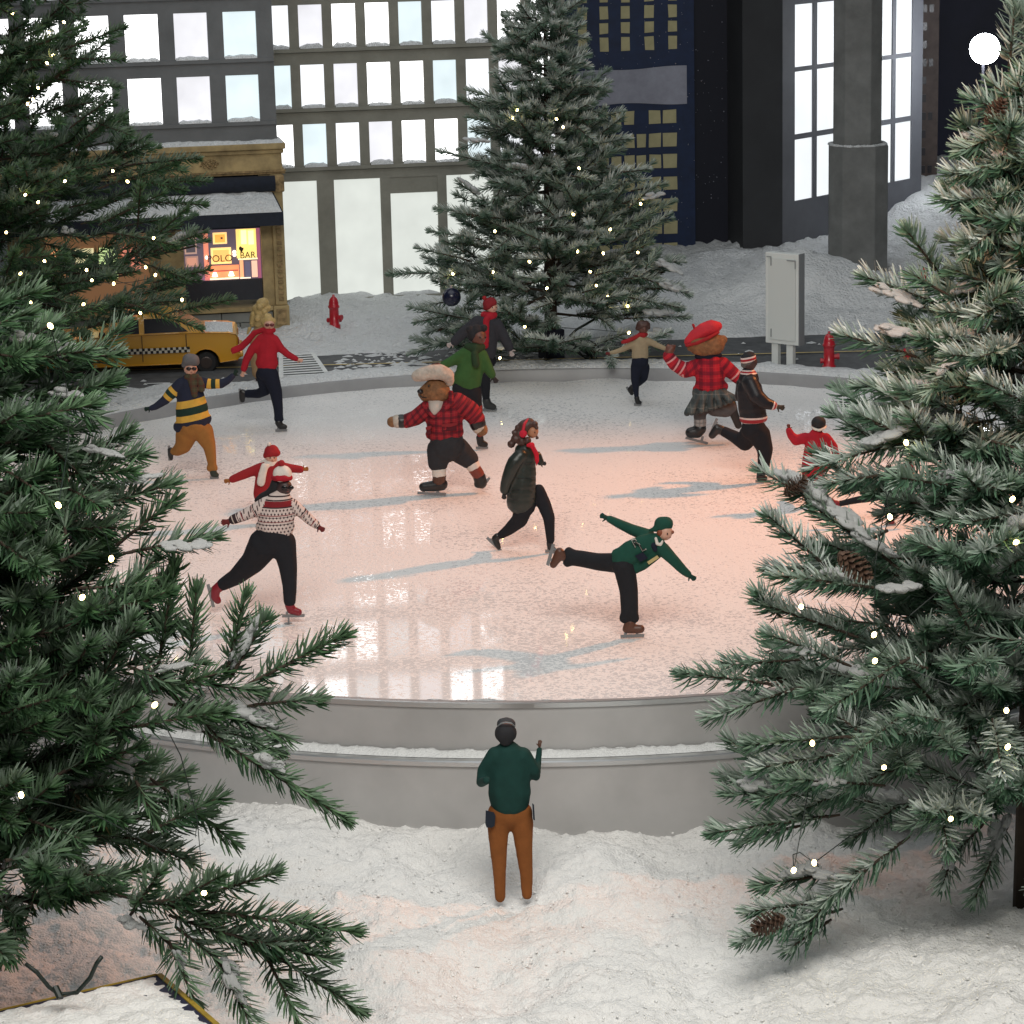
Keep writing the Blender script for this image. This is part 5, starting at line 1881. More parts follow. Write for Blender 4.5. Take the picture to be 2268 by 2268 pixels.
f.blob('trousers', [[(775, 1090, 205)], [(690, 1200, 160, .01), (640, 1370, 115, .02), (560, 1440, 78, .03), (500, 1448, 55, .035)], [(900, 1180, 150), (990, 1380, 92), (1030, 1640, 62)], [(1000, 1672, 60), (1050, 1672, 60)]], TAN, flat=.8, smooth=14)
f.skate([(500, 1450, 50), (468, 1430, 42), (470, 1500, 40), (478, 1545, 28)], B_BLK, (430, 1370, 440, 1570), .035)
f.skate([(1035, 1690, 52), (1045, 1745, 50), (1085, 1765, 36)], mat('dark_green_boot', (.018, .03, .022), .4), (995, 1812, 1115, 1812))
f.finish()

# ---- B red sweater skater
f = Fig('blond skater in red turtleneck with round glasses and long red scarf', (500, 640, 5.68), (700, 1800))
f.head(545, 450, 72, SK_PALE, .1, .12, glasses=(GLSR, .40))
f.blob('hair', [[(505, 420, 58, .008), (540, 395, 62, .004), (590, 405, 45, .006)], [(520, 345, 42, .01), (550, 340, 34, .01)], [(480, 470, 30, .01)]], BLOND, core=False, vox=.002, smooth=3)
f.blob('sweater', [[(532, 555, 72), (530, 610, 84)], [(525, 650, 108), (520, 800, 132), (518, 930, 140)], [(430, 930, 62), (520, 965, 62), (605, 930, 62)],
                   [(450, 620, 62), (330, 760, 58), (260, 890, 50), (228, 1005, 44)], [(615, 630, 56), (690, 745, 52), (780, 825, 46), (885, 880, 38)]], REDK, flat=.7, arms=(3, 4))
f.hands('hand', [(220, 1035, 1.8, 52, -1), (905, 885, .35, 50, 1)], SK_PALE)
f.blob('scarf', [[(470, 515, 36), (540, 535, 42, -.01), (600, 520, 34)], [(465, 515, 34), (360, 555, 38, .01), (280, 650, 44, .015), (190, 735, 46, .015), (105, 770, 46, .012)]] + [[(110, 735 + 22 * i, 12, .012), (78, 745 + 24 * i, 8, .012)] for i in range(4)], REDK, flat=.45, core=False, vox=.0018, smooth=2)
f.blob('trousers', [[(515, 1040, 130)], [(560, 1080, 112), (630, 1290, 86), (658, 1480, 68), (668, 1620, 60)], [(640, 1640, 42), (695, 1640, 42)], [(475, 1080, 105, .02), (500, 1270, 78, .04), (410, 1318, 64, .06), (265, 1318, 56, .08)]], NVY, flat=.8, smooth=14)
f.skate([(665, 1680, 48), (690, 1725, 44), (745, 1735, 32)], B_BLK, (625, 1795, 772, 1790))
f.skate([(240, 1320, 50), (210, 1300, 44), (208, 1370, 42), (210, 1400, 34)], B_BLK, (160, 1255, 172, 1440), .08)
f.finish()

# ---- C curly haired figure standing on the crossing behind her
f = Fig('curly blond haired figure in tan coat standing on the crossing behind the red sweater skater', (500, 640, 5.68), (480, 1195), z=.05)
f.head(450, 300, 80, SK_PALE, .0, .1, eyes=False)
f.blob('hair', [[(455, 190, 78), (480, 175, 70)], [(390, 250, 62)], [(520, 240, 55)], [(370, 330, 66), (350, 380, 56)], [(440, 300, 84, -.008)], [(470, 380, 66, -.006)], [(400, 430, 56, -.006)], [(340, 435, 44)], [(300, 500, 26), (275, 560, 14)], [(430, 230, 45, -.022)], [(490, 290, 42, -.022)], [(400, 370, 42, -.022)]], BLOND, core=False, vox=.002, smooth=1)
f.blob('coat', [[(430, 520, 85), (430, 700, 110), (440, 900, 125), (450, 1030, 130)], [(360, 560, 50), (350, 760, 48), (352, 950, 42)], [(520, 560, 50), (560, 760, 48), (575, 900, 40)]], knit('camel_coat', (.34, .22, .12)), flat=.7, arms=(1, 2))
f.blob('trousers', [[(420, 1060, 62), (425, 1180, 42)], [(500, 1060, 62), (505, 1180, 42)]], knit('brown_trousers', (.06, .04, .03)))
f.finish()

# ---- D child in red with white scarf
f = Fig('small skater in red jacket and red hat with white scarf, arms spread', (440, 960, 4.39), (690, 880))
f.head(706, 240, 60, SK_PALE, .15, .02)
f.blob('hat', [[(700, 175, 66, .004), (720, 170, 64, .004)], [(655, 215, 34, .004), (700, 195, 46, -.004), (765, 190, 36, .0)]], CRIM, core=False, smooth=4)
f.ball('pompom', 685, 105, 20, 0, WHT)
f.blob('jacket', [[(680, 340, 95), (660, 470, 120), (650, 580, 125)], [(600, 335, 52), (440, 400, 48), (330, 445, 40)], [(770, 315, 50), (890, 338, 45), (990, 350, 40)]], CRIM, flat=.75, arms=(1, 2))
f.hands('glove', [(305, 455, 2.95, 44, -1), (1010, 352, -.15, 44, -1)], knit('mustard_gloves', (.30, .11, .03)))
f.blob('scarf', [[(640, 290, 42), (690, 310, 50, -.008), (750, 295, 40)], [(640, 320, 40, -.018), (620, 400, 44, -.022), (605, 475, 46, -.024)]], WHT, flat=.6, core=False)
f.blob('trousers', [[(650, 640, 105)], [(610, 680, 70), (640, 830, 50)], [(710, 680, 70), (715, 830, 50)]], BLK)
f.skate([(645, 840, 36), (680, 855, 28)], B_BLK, (610, 885, 710, 885))
f.finish()

# ---- E fair isle sweater skater
f = Fig('dark haired skater in white and red patterned sweater, bobble hat and black trousers', (440, 960, 4.39), (865, 1850))
f.head(832, 525, 80, SK_DRK, .42, .1, glasses=(mat('black_shades', (.004, .004, .005), .2), .36))
f.blob('hat', [[(800, 395, 84), (825, 390, 84)]], WHT, core=False, smooth=4)
f.blob('hat_band', [[(735, 428, 34, 0), (775, 432, 36, -.012), (830, 434, 36, -.014), (885, 430, 33, 0)]], REDK, core=False, vox=.002, smooth=3)
f.ball('pompom', 805, 290, 33, 0, CRIM)
f.blob('hair', [[(760, 480, 60, .006), (735, 545, 58, .01), (690, 590, 52, .015), (620, 620, 46, .02), (570, 650, 32, .02)]], DARKH, core=False, smooth=4)
RD, DK = (.20, .015, .020), (.035, .022, .024)
m = pattern('fair_isle_knit', (.60, .50, .46), [(600, 612, DK), (634, 646, DK), (648, 700, RD), (700, 712, DK), (775, 783, RD), (795, 800, DK), (836, 842, RD), (862, 868, DK), (990, 1005, DK)],
            [(120, 128, DK), (135, 141, RD), (255, 264, RD), (300, 308, DK), (318, 352, DK), (352, 362, (.5, .42, .36)), (362, 400, DK)], tilt=.0, dots=(34, (.06, .035, .04), 712))
f.blob('sweater', [[(815, 610, 78), (795, 660, 118)], [(775, 710, 155), (755, 820, 184), (748, 890, 186)], [(610, 905, 62), (745, 915, 66), (880, 905, 60)],
                   [(660, 690, 80), (530, 755, 66), (430, 800, 58), (335, 838, 50)], [(910, 700, 72), (1000, 765, 58), (1080, 840, 52), (1145, 890, 42)]], m, flat=.78, arms=(3, 4))
f.hands('mitten', [(300, 852, 2.95, 60, -1), (1165, 905, .65, 52, 1)], knit('maroon_mittens', (.13, .022, .022)))
f.blob('trousers', [[(735, 975, 172), (735, 1010, 160)], [(825, 1060, 128), (868, 1290, 96), (885, 1480, 76), (885, 1630, 66)], [(645, 1070, 165, .005), (535, 1240, 126, .03), (370, 1390, 90, .06), (235, 1468, 68, .08)]], BLK, flat=.85, smooth=14)
f.skate([(885, 1670, 50), (900, 1715, 46), (970, 1738, 38)], B_RED, (812, 1790, 1028, 1786))
f.prism('support_pin', [(866, 1790), (884, 1790), (884, 1845), (866, 1845)], -.004, .004, M_BLADE)
f.ball('support_disc', 870, 1846, 40, 0, M_BLADE, (1, 1, .12))
f.skate([(210, 1485, 56), (165, 1520, 50), (160, 1590, 44), (185, 1625, 38)], B_RED, (75, 1470, 128, 1690), .08)
f.finish()

# ---- F teddy bear in trapper hat
FUR = mat('brown_teddy_fur', (.21, .10, .042), .8, noise=(70, .4), bump=(160, .8, .003))
FURD = mat('dark_muzzle_fur', (.12, .055, .024), .8, noise=(90, .4), bump=(160, .6, .002))
PLD = pattern('red_plaid_wool', (.27, .016, .026), plaid=(64, .34, (.045, .010, .016), (.40, .06, .05)))
SHP = mat('sheepskin', (.46, .40, .34), .9, noise=(60, .25), bump=(110, 1.0, .004))
CHAR = knit('charcoal_breeches', (.028, .029, .033))
f = Fig('teddy bear in red plaid jacket and sheepskin trapper hat gliding on one skate', (820, 620, 3.865), (610, 1855), name='teddy_bear', cat='teddy bear')
f.blob('head', [[(560, 945, 112), (590, 960, 100)], [(500, 960, 80), (465, 968, 60)], [(470, 1000, 45)]], FUR, core=False, smooth=3)
f.ball('nose', 428, 955, 26, -.016, B_BLK, (1, 1, .85))
f.ball('eye', 505, 908, 14, -.0235, mat('amber_eye', (.12, .06, .02), .2))
f.ball('pupil', 502, 908, 9, -.0258, B_BLK)
f.blob('mouth', [[(425, 990, 6, -.014), (450, 1010, 6, -.017), (480, 1005, 6, -.020)]], B_BLK, core=False, vox=.0015, smooth=1)
f.blob('hat', [[(402, 822, 52, -.008), (450, 808, 62, -.014), (520, 790, 66, -.016), (600, 788, 68, -.016), (660, 815, 60, -.010), (680, 862, 42, 0)], [(430, 815, 58, .02), (540, 790, 68, .03), (650, 805, 60, .02)], [(675, 880, 36)]], SHP, core=False, smooth=3)
f.blob('hat_crown', [[(520, 765, 42), (580, 752, 46)]], pattern('brown_tartan_crown', (.12, .05, .035), plaid=(50, .3, (.04, .02, .02), (.22, .14, .10))), core=False)
f.blob('turtleneck', [[(570, 1050, 84), (560, 1095, 64, -.015), (550, 1140, 26, -.0265)]], mat('cream_rib', (.50, .45, .40), .85, bump=(300, .6, .002)), core=False)
f.blob('jacket', [[(610, 1100, 120, .006), (635, 1200, 165), (645, 1290, 158)], [(520, 1320, 50, -.006), (640, 1330, 52, -.016), (755, 1300, 50, -.006)], [(490, 1105, 78), (390, 1180, 70), (310, 1208, 64)], [(740, 1050, 92), (850, 1115, 88), (912, 1195, 76)]], PLD, flat=.85, arms=(2, 3))
f.blob('collar', [[(690, 965, 22, -.012), (695, 1050, 26, -.020), (620, 1130, 22, -.030), (545, 1180, 14, -.034)], [(455, 1070, 18, -.012), (500, 1130, 18, -.026), (545, 1180, 14, -.034)]], PLD, core=False, vox=.0018, smooth=2)
for (x0, y0, x1, y1) in ((615, 1230, 740, 1300), (480, 1255, 520, 1330)):
    f.prism('pocket', [(x0, y0 + 12), (x1, y0), (x1, y1 - 10), (x0, y1)], -.0385, -.024, PLD)
    f.prism('pocket_flap', [(x0 - 5, y0 + 5), (x1 + 5, y0 - 8), (x1 + 5, y0 + 12), ((x0 + x1) / 2, y0 + 32), (x0 - 5, y0 + 25)], -.0405, -.0387, knit('dark_red_piping', (.20, .02, .025)))
f.blob('cuff', [[(275, 1209, 62), (262, 1209, 62)]], B_BLK, core=False, vox=.002)
f.blob('cuff', [[(915, 1215, 74), (922, 1235, 72)]], B_BLK, core=False, vox=.002)
f.blob('cuff_trim', [[(232, 1210, 60)]], SHP, core=False, vox=.002)
f.blob('cuff_trim', [[(930, 1256, 66)]], SHP, core=False, vox=.002)
f.blob('paw', [[(215, 1212, 50), (190, 1215, 50)]], FUR, core=False)
f.blob('paw', [[(940, 1262, 60), (955, 1285, 56)]], FUR, core=False)
f.blob('breeches', [[(655, 1370, 148), (650, 1420, 150)], [(590, 1460, 112), (580, 1560, 92)], [(745, 1450, 112, .02), (845, 1535, 86, .03)]], CHAR, flat=.9, core=False)
f.blob('sock', [[(588, 1625, 66), (590, 1660, 64)]], WHT, core=False, vox=.002)
f.blob('sock', [[(868, 1570, 66, .03), (885, 1600, 60, .03)]], WHT, core=False, vox=.002)
f.blob('boot_shaft', [[(592, 1680, 62), (590, 1710, 62)]], B_BRN, core=False, vox=.002)
f.blob('boot_shaft', [[(895, 1620, 58, .03), (925, 1665, 56, .03)]], mat('russet_leather', (.18, .035, .022), .45), core=False, vox=.002)
f.skate([(610, 1750, 56), (540, 1765, 50), (455, 1772, 40)], B_BLK, (402, 1835, 645, 1845), flat=.9)
f.skate([(935, 1690, 58, .03), (950, 1735, 54, .03), (925, 1745, 40, .03)], B_BLK, (965, 1790, 1030, 1700), .03, flat=.9)
f.core = []

# ---- G child in green coat
f = Fig('small dark haired skater in green coat behind the trapper hat bear', (820, 620, 3.865), (950, 1455))
f.head(925, 490, 72, SK_BRN, .55, .1)
f.blob('hair', [[(890, 470, 66, .004), (915, 440, 62, .004)], [(852, 425, 36)], [(972, 412, 34)]], DARKH, core=False, vox=.002)
f.blob('coat', [[(890, 640, 98), (860, 760, 118), (835, 850, 128)], [(730, 880, 42), (830, 880, 60), (910, 895, 42)], [(955, 640, 52), (1005, 750, 48), (1040, 810, 38)], [(810, 625, 52), (710, 690, 46), (620, 735, 38)]], knit('moss_green_coat', (.040, .105, .030)), flat=.75, arms=(2, 3))
f.blob('scarf', [[(840, 575, 42), (900, 590, 52, -.012), (950, 575, 40)], [(895, 640, 34, -.030), (905, 720, 36, -.036)]], knit('dark_moss_scarf', (.022, .045, .020)), core=False)
f.hands('glove', [(1052, 830, 1.0, 44, 1)], mat('black_glove', (.010, .010, .012), .6))
f.blob('skirt', [[(800, 930, 105), (830, 1030, 85)], [(860, 950, 100), (900, 1090, 62)]], BLK, flat=.8)
f.blob('leg', [[(915, 1080, 48), (932, 1230, 34), (938, 1340, 26)]], knit('red_stockings', (.25, .03, .025)))
f.skate([(938, 1350, 34), (945, 1395, 34), (985, 1408, 26)], B_BLK, (905, 1448, 1008, 1446))
f.finish()

# ---- H man in charcoal coat
f = Fig('skater in charcoal coat with red scarf and bobble hat before the middle tree', (820, 620, 3.865), (1020, 1128))
f.head(1040, 235, 50, SK_PALE, .45, .05)
f.blob('hat', [[(1012, 205, 52, .003), (1035, 195, 50, .003)], [(990, 240, 24, .0), (1010, 225, 30, -.008), (1060, 195, 26, -.006)]], pattern('striped_hat', (.22, .016, .022), [(180 + 20 * i, 189 + 20 * i, (.10, .01, .015)) for i in range(4)], tilt=-.3), core=False, vox=.002)
f.ball('pompom', 978, 155, 20, 0, CRIM)
f.blob('coat', [[(1005, 380, 92), (1010, 500, 88), (1010, 620, 72)], [(920, 360, 58), (800, 450, 50), (725, 525, 42)], [(1085, 385, 54), (1140, 480, 48), (1188, 575, 42)]], knit('charcoal_coat', (.035, .035, .042)), flat=.75, arms=(1, 2))
f.blob('scarf', [[(975, 300, 36), (1020, 315, 44, -.01), (1060, 300, 34)], [(995, 340, 30, -.022), (990, 450, 32, -.024), (985, 560, 34, -.023)]], REDK, flat=.6, core=False)
f.hands('hand', [(705, 540, 2.6, 40, -1), (1198, 600, 1.2, 42, -1)], mat('pale_gloves', (.42, .36, .34), .7))
f.blob('trousers', [[(985, 690, 70), (985, 850, 48), (992, 1010, 36)], [(1020, 690, 64, .03), (940, 800, 48, .05), (850, 860, 40, .07)]], BLK, flat=.85, smooth=14)
f.skate([(995, 1035, 38), (1005, 1070, 38), (1055, 1088, 28)], mat('dark_grey_boot', (.028, .03, .03), .4), (955, 1122, 1085, 1116))
f.finish()

# ---- I woman in long puffer coat
PUF = mat('dark_green_puffer', (.016, .022, .018), .38, noise=(30, .25), bump=(25, .35, .006))
f = Fig('curly brown haired skater in long dark puffer coat with red ear muffs', (1040, 900, 5.683), (1020, 1850))
f.head(790, 320, 82, SK_TAN, .72, .15)
f.blob('hair', [[(690, 260, 92, .004), (750, 220, 78, .004)], [(630, 350, 76, .004)], [(575, 410, 58)], [(525, 475, 52)], [(660, 440, 70, -.004)], [(820, 225, 44, -.004)], [(845, 270, 26, -.008)], [(560, 330, 34)], [(610, 270, 44)], [(730, 430, 50, -.014)], [(850, 395, 24)]], BRNH, core=False, vox=.002, smooth=2)
f.blob('ear_muff_band', [[(675, 300, 22, -.0135), (690, 220, 20, -.011), (735, 165, 18, 0)]], mat('red_band', (.45, .012, .030), .5), core=False, vox=.0016, smooth=2)
f.ball('ear_muff', 675, 345, 50, -.0145, knit('red_plush', (.50, .018, .04)), (1, .6, 1))
f.blob('coat', [[(690, 570, 130), (700, 640, 150)], [(690, 720, 152)], [(680, 800, 165), (680, 850, 168)], [(665, 930, 182), (660, 990, 186)], [(650, 1070, 192), (648, 1120, 192)], [(645, 1190, 190), (650, 1230, 150)], [(780, 1150, 60), (785, 1270, 36)],
                [(640, 620, 92, -.014), (570, 700, 96, -.018), (530, 780, 92, -.020), (490, 880, 84, -.020), (455, 980, 72, -.018), (440, 1050, 62, -.018)], [(850, 620, 60, .03), (890, 700, 50, .03)]], PUF, flat=.8, arms=(7, 8), smooth=2)
# quilted seams
for y, xa, xb in ((720, 640, 830), (905, 560, 830), (1050, 500, 828), (1175, 470, 822)):
    f.blob('quilt_seam', [[(xa, y - 8, 7, -.0245), ((xa + xb) / 2, y + 6, 7, -.0255), (xb, y - 12, 7, -.014)]], mat('seam_black', (.006, .007, .007), .6), core=False, vox=.0016, smooth=1)
f.hands('mitten', [(435, 1085, 1.6, 62, -1, -.018), (895, 718, .05, 52, 1, .03)], mat('black_glove', (.010, .010, .012), .6))
f.blob('scarf', [[(740, 490, 34, -.024), (790, 480, 36, -.018)], [(790, 500, 34, -.02), (835, 590, 38, -.022), (850, 680, 34, -.022), (842, 750, 14, -.022)]], knit('bright_red_scarf', (.48, .012, .028)), flat=.6, core=False)
f.blob('trousers', [[(700, 1250, 140)], [(870, 1050, 80, .01), (940, 1240, 94, .01), (1000, 1400, 82, .0), (1012, 1590, 64), (1018, 1690, 58)], [(660, 1330, 122), (630, 1430, 108, .01), (490, 1555, 78, .03), (392, 1622, 58, .04)]], BLK, flat=.85, smooth=14)
f.skate([(1010, 1720, 46), (1018, 1775, 44), (1060, 1795, 32)], B_BLK, (950, 1840, 1090, 1848))
f.skate([(350, 1640, 50), (318, 1665, 44), (345, 1730, 42), (368, 1775, 32)], B_BLK, (205, 1665, 388, 1838), .04)
f.finish()

# ---- J beige sweater skater, far right of the tree
f = Fig('small skater in beige sweater with red scarf flying, far side of the rink', (1360, 680, 8.05), (425, 1765))
f.head(520, 390, 95, SK_BRN, .3, .1)
f.blob('hair', [[(490, 330, 100, .003), (560, 330, 92, .003)], [(420, 380, 44, 0)], [(620, 370, 34, 0)]], BRNH, core=False, vox=.002)
f.blob('sweater', [[(485, 590, 125), (465, 740, 152), (463, 860, 160)], [(360, 640, 66), (180, 745, 54), (20, 800, 44), (-60, 815, 36)], [(620, 610, 66), (760, 680, 56), (910, 740, 46)]], knit('beige_knit', (.33, .265, .17)), flat=.72, arms=(1, 2))
f.hands('mitten', [(-75, 820, 3.0, 56, -1), (935, 742, -.35, 66, -1)], knit('maroon_mittens', (.13, .022, .022)))
f.blob('scarf', [[(460, 490, 48), (520, 505, 56, -.01), (570, 485, 44)], [(450, 500, 44, -.008), (340, 560, 48, -.01), (240, 605, 48, -.01), (160, 625, 46, -.01)]], CRIM, flat=.5, core=False)
f.blob('trousers', [[(465, 960, 160)], [(400, 1060, 112), (375, 1300, 82), (400, 1590, 50)], [(535, 1080, 112, .01), (530, 1260, 82, .02), (440, 1360, 62, .05), (350, 1420, 52, .07)]], NVY, flat=.8, smooth=14)
f.skate([(405, 1620, 50), (420, 1690, 48), (465, 1705, 34)], B_BLK, (355, 1755, 490, 1755))
f.skate([(330, 1430, 56, .07), (285, 1470, 50, .07), (320, 1545, 34, .07)], B_BLK, (205, 1435, 290, 1570), .07)
f.finish()

# ---- K teddy bear in beret, seen from behind
f = Fig('teddy bear in red beret, plaid jacket and pleated skirt seen from behind', (1320, 660, 4.39), (1010, 1430), name='teddy_bear', cat='teddy bear')
f.blob('head', [[(1000, 455, 105), (1080, 465, 118), (1150, 450, 108)], [(1235, 405, 46)], [(920, 480, 40)]], FUR, core=False, smooth=3)
f.blob('beret', [[(905, 425, 52), (970, 370, 72), (1050, 320, 82), (1120, 290, 80), (1180, 275, 50)]], mat('red_beret_felt', (.50, .016, .030), .75, noise=(30, .15), bump=(200, .4, .002)), core=False)
f.blob('beret_stem', [[(958, 300, 12), (945, 262, 15)]], CRIM, core=False, vox=.002, smooth=2)
f.blob('beret_band', [[(880, 462, 16, -.012), (980, 440, 18, -.027), (1090, 390, 18, -.028), (1190, 335, 16, -.012)]], CRIM, core=False, vox=.002, smooth=2)
f.blob('collar', [[(985, 568, 30), (1095, 575, 34, -.016), (1200, 560, 30)], [(985, 568, 30, .02), (1200, 560, 30, .02)]], NVY, core=False)
PLD2 = pattern('red_buffalo_plaid', (.40, .014, .030), plaid=(100, .36, (.10, .010, .022), (.5, .05, .05)), arm=[(150, 168, (.6, .3, .3)), (215, 232, (.6, .3, .3)), (290, 308, (.6, .3, .3))])
f.blob('jacket', [[(1105, 650, 128), (1110, 760, 150), (1110, 840, 152)], [(985, 890, 50), (1110, 880, 60), (1240, 860, 50)], [(985, 670, 84), (870, 705, 76), (760, 640, 66), (705, 565, 60)], [(1230, 650, 80), (1330, 730, 70), (1400, 800, 56)]], PLD2, flat=.85, arms=(2, 3), core=False)
f.blob('paw', [[(710, 525, 46), (735, 490, 38)], [(690, 480, 16), (700, 460, 14)], [(755, 478, 16), (765, 468, 14)]], SK_BRN, core=False, vox=.002)
SKR = pattern('grey_green_tartan', (.075, .090, .088), plaid=(120, .35, (.035, .045, .048), (.22, .22, .20)))
# pleated skirt: fan of folds
ch = []
for i in range(11):
    t = i / 10
    ch.append([(985 + 250 * t, 925 - 20 * t, 26, -.028 if i % 2 else -.018), (885 + 460 * t, 1120 - 140 * t ** 1.4, 32, -.05 if i % 2 else -.034)])
    ch.append([(985 + 250 * t, 925 - 20 * t, 26, .03), (885 + 460 * t, 1110 - 140 * t ** 1.4, 30, .045)])
ch.append([(1010, 920, 80), (1200, 910, 80)])
ch.append([(1000, 1010, 80), (1200, 960, 80)])
f.blob('skirt', ch, SKR, core=False, vox=.0024, smooth=2)
f.blob('leg', [[(1010, 1080, 70), (1010, 1160, 64)], [(1160, 1060, 96), (1260, 1080, 84), (1310, 1060, 66)]], knit('grey_tights', (.085, .085, .088)), core=False)
f.blob('sock', [[(1012, 1190, 64), (1012, 1215, 64)]], pattern('grey_check_sock', (.30, .29, .28), plaid=(40, .3, (.15, .15, .15), (.4, .4, .4))), core=False, vox=.002)
f.skate([(1010, 1270, 66), (985, 1300, 64), (920, 1310, 54)], B_BLK, (868, 1370, 1082, 1425), flat=.95)
f.skate([(1320, 1040, 50, .0), (1340, 1120, 46, .0), (1385, 1240, 36, .0)], B_BLK, (1305, 1000, 1412, 1190), 0)
f.core = []

# ---- L skater in varsity jacket
f = Fig('skater in black jacket with red and white striped hem and striped beanie', (1320, 660, 4.39), (1600, 1800))
f.head(1495, 630, 74, SK_DRK, .85, .1, eyes=False)
WS, RS = (.60, .50, .48), (.30, .02, .03)
m = pattern('striped_beanie', (.020, .022, .026), [(840, 855, WS), (855, 876, RS), (876, 890, WS), (890, 960, (.11, .11, .11))], tilt=.18)
f.blob('beanie', [[(1475, 600, 74), (1490, 585, 70)], [(1440, 650, 34, 0), (1490, 640, 50, .0)]], m, core=False, vox=.002)
m = pattern('varsity_leather', (.016, .017, .021), [(700, 712, WS), (712, 726, RS), (726, 738, WS), (1150, 1168, WS), (1168, 1205, RS), (1205, 1222, WS)],
            [(330, 345, WS), (345, 362, RS), (362, 378, WS)], tilt=.0, rough=.4)
f.blob('jacket', [[(1478, 735, 74), (1485, 790, 104)], [(1495, 900, 130), (1515, 1060, 140), (1525, 1130, 138)], [(1440, 1170, 50), (1530, 1180, 60), (1620, 1165, 52)], [(1500, 820, 84, -.02), (1560, 950, 78, -.035), (1640, 1020, 64, -.04), (1720, 1045, 48, -.04)], [(1420, 830, 60, .03), (1400, 960, 55, .04)]], m, flat=.8, arms=(3, 4))
f.hands('mitten', [(1765, 1055, .25, 52, 1, -.04)], mat('olive_mitten', (.030, .026, .018), .7))
f.blob('trousers', [[(1530, 1270, 125)], [(1590, 1330, 112), (1645, 1470, 82), (1630, 1640, 62), (1605, 1700, 50)], [(1490, 1330, 108, .02), (1450, 1410, 82, .03), (1340, 1345, 64, .05), (1240, 1295, 54, .06)]], BLK, flat=.85, smooth=14)
f.skate([(1605, 1700, 44), (1598, 1745, 42), (1640, 1755, 30)], B_BLK, (1550, 1795, 1690, 1795))
f.skate([(1215, 1285, 50, .06), (1180, 1270, 48, .06), (1130, 1335, 38, .06)], B_BLK, (1165, 1165, 1092, 1335), .06)
f.finish()

# ---- M skater in red jacket behind the right tree's branch
f = Fig('skater in red jacket and black beanie seen from behind, left arm raised', (1700, 900, 7.43), (880, 1640))
f.head(840, 310, 118, SK_BRN, 0, .1, eyes=False, nose=False)
f.blob('beanie', [[(835, 275, 122), (850, 270, 118)]], mat('black_beanie', (.012, .012, .014), .8), core=False)
f.blob('beanie_band', [[(735, 340, 22, 0), (775, 375, 24, -.012), (850, 392, 24, -.017), (925, 370, 24, -.012), (958, 330, 22, 0)]], WHT, core=False, vox=.0018, smooth=2)
f.blob('jacket', [[(800, 470, 120), (770, 650, 165), (745, 900, 185), (725, 1050, 178)], [(620, 520, 95), (470, 560, 90), (390, 480, 70), (350, 395, 58)], [(960, 520, 90), (1090, 660, 70), (1130, 820, 60)]], REDK, flat=.75, arms=(1, 2))
f.hands('mitten', [(348, 375, -1.6, 62, 1)], knit('brown_mitten', (.12, .03, .02)))
f.blob('scarf', [[(1060, 860, 46, -.014), (900, 1080, 50, -.020), (770, 1290, 50, -.019)]], knit('bright_red_scarf', (.48, .012, .028)), flat=.5, core=False)
f.blob('trousers', [[(760, 1150, 165)], [(840, 1200, 120), (880, 1350, 85), (890, 1500, 60)], [(650, 1230, 110, .02), (560, 1290, 85, .04), (460, 1260, 65, .07)]], BLK, flat=.85, smooth=14)
f.skate([(885, 1530, 56), (895, 1570, 50), (950, 1590, 38)], B_BLK, (820, 1636, 985, 1636))
f.finish()

# ---- N skater mostly behind the right tree, one leg stretched out
f = Fig('skater hidden behind the right tree with one black leg and red boot stretched left', (1700, 900, 7.43), (2010, 1960))
f.head(2330, 1060, 100, SK_TAN, .3, .1)
f.blob('hat', [[(2320, 1000, 105)]], REDK, core=False)
f.blob('jacket', [[(2050, 1380, 140), (2150, 1260, 150), (2250, 1180, 130)], [(2260, 1200, 70), (2420, 1330, 60), (2520, 1430, 45)], [(2150, 1200, 70), (2060, 1080, 60), (1980, 1000, 45)]], BLK, flat=.8, arms=(1, 2))
f.blob('trousers', [[(2010, 1420, 130)], [(1930, 1430, 110), (1700, 1500, 80), (1450, 1545, 66), (1180, 1605, 56)], [(2010, 1500, 110), (2010, 1720, 80), (2010, 1880, 55)]], BLK, flat=.85, smooth=14)
f.skate([(1150, 1610, 62), (1070, 1585, 56), (1050, 1540, 40)], B_RED, (985, 1500, 1010, 1690))
f.skate([(2010, 1890, 50), (2060, 1910, 36)], B_RED, (1940, 1958, 2110, 1958))
f.finish()

# ---- O far skater behind the right tree
f = Fig('far skater behind the right tree showing dark red leg and red boot', (1750, 750, 3.73), (930, 645))
f.head(955, 150, 46, SK_TAN, -.2, .1)
f.blob('hat', [[(955, 125, 48)]], REDK, core=False)
f.blob('coat', [[(950, 240, 62), (945, 340, 74), (940, 390, 66)], [(905, 330, 34, -.02), (865, 440, 30, -.03), (800, 488, 26, -.03)], [(990, 240, 34), (1030, 330, 28)]], BLK, flat=.8, arms=(1, 2))
f.blob('leg', [[(930, 400, 46), (918, 470, 32), (906, 580, 24)], [(960, 400, 44, .03), (1010, 470, 30, .05), (1060, 470, 24, .08)]], knit('dark_red_tights', (.085, .012, .014)))
f.skate([(906, 585, 26), (918, 610, 26), (945, 622, 20)], B_RED, (890, 643, 968, 643))
f.finish()

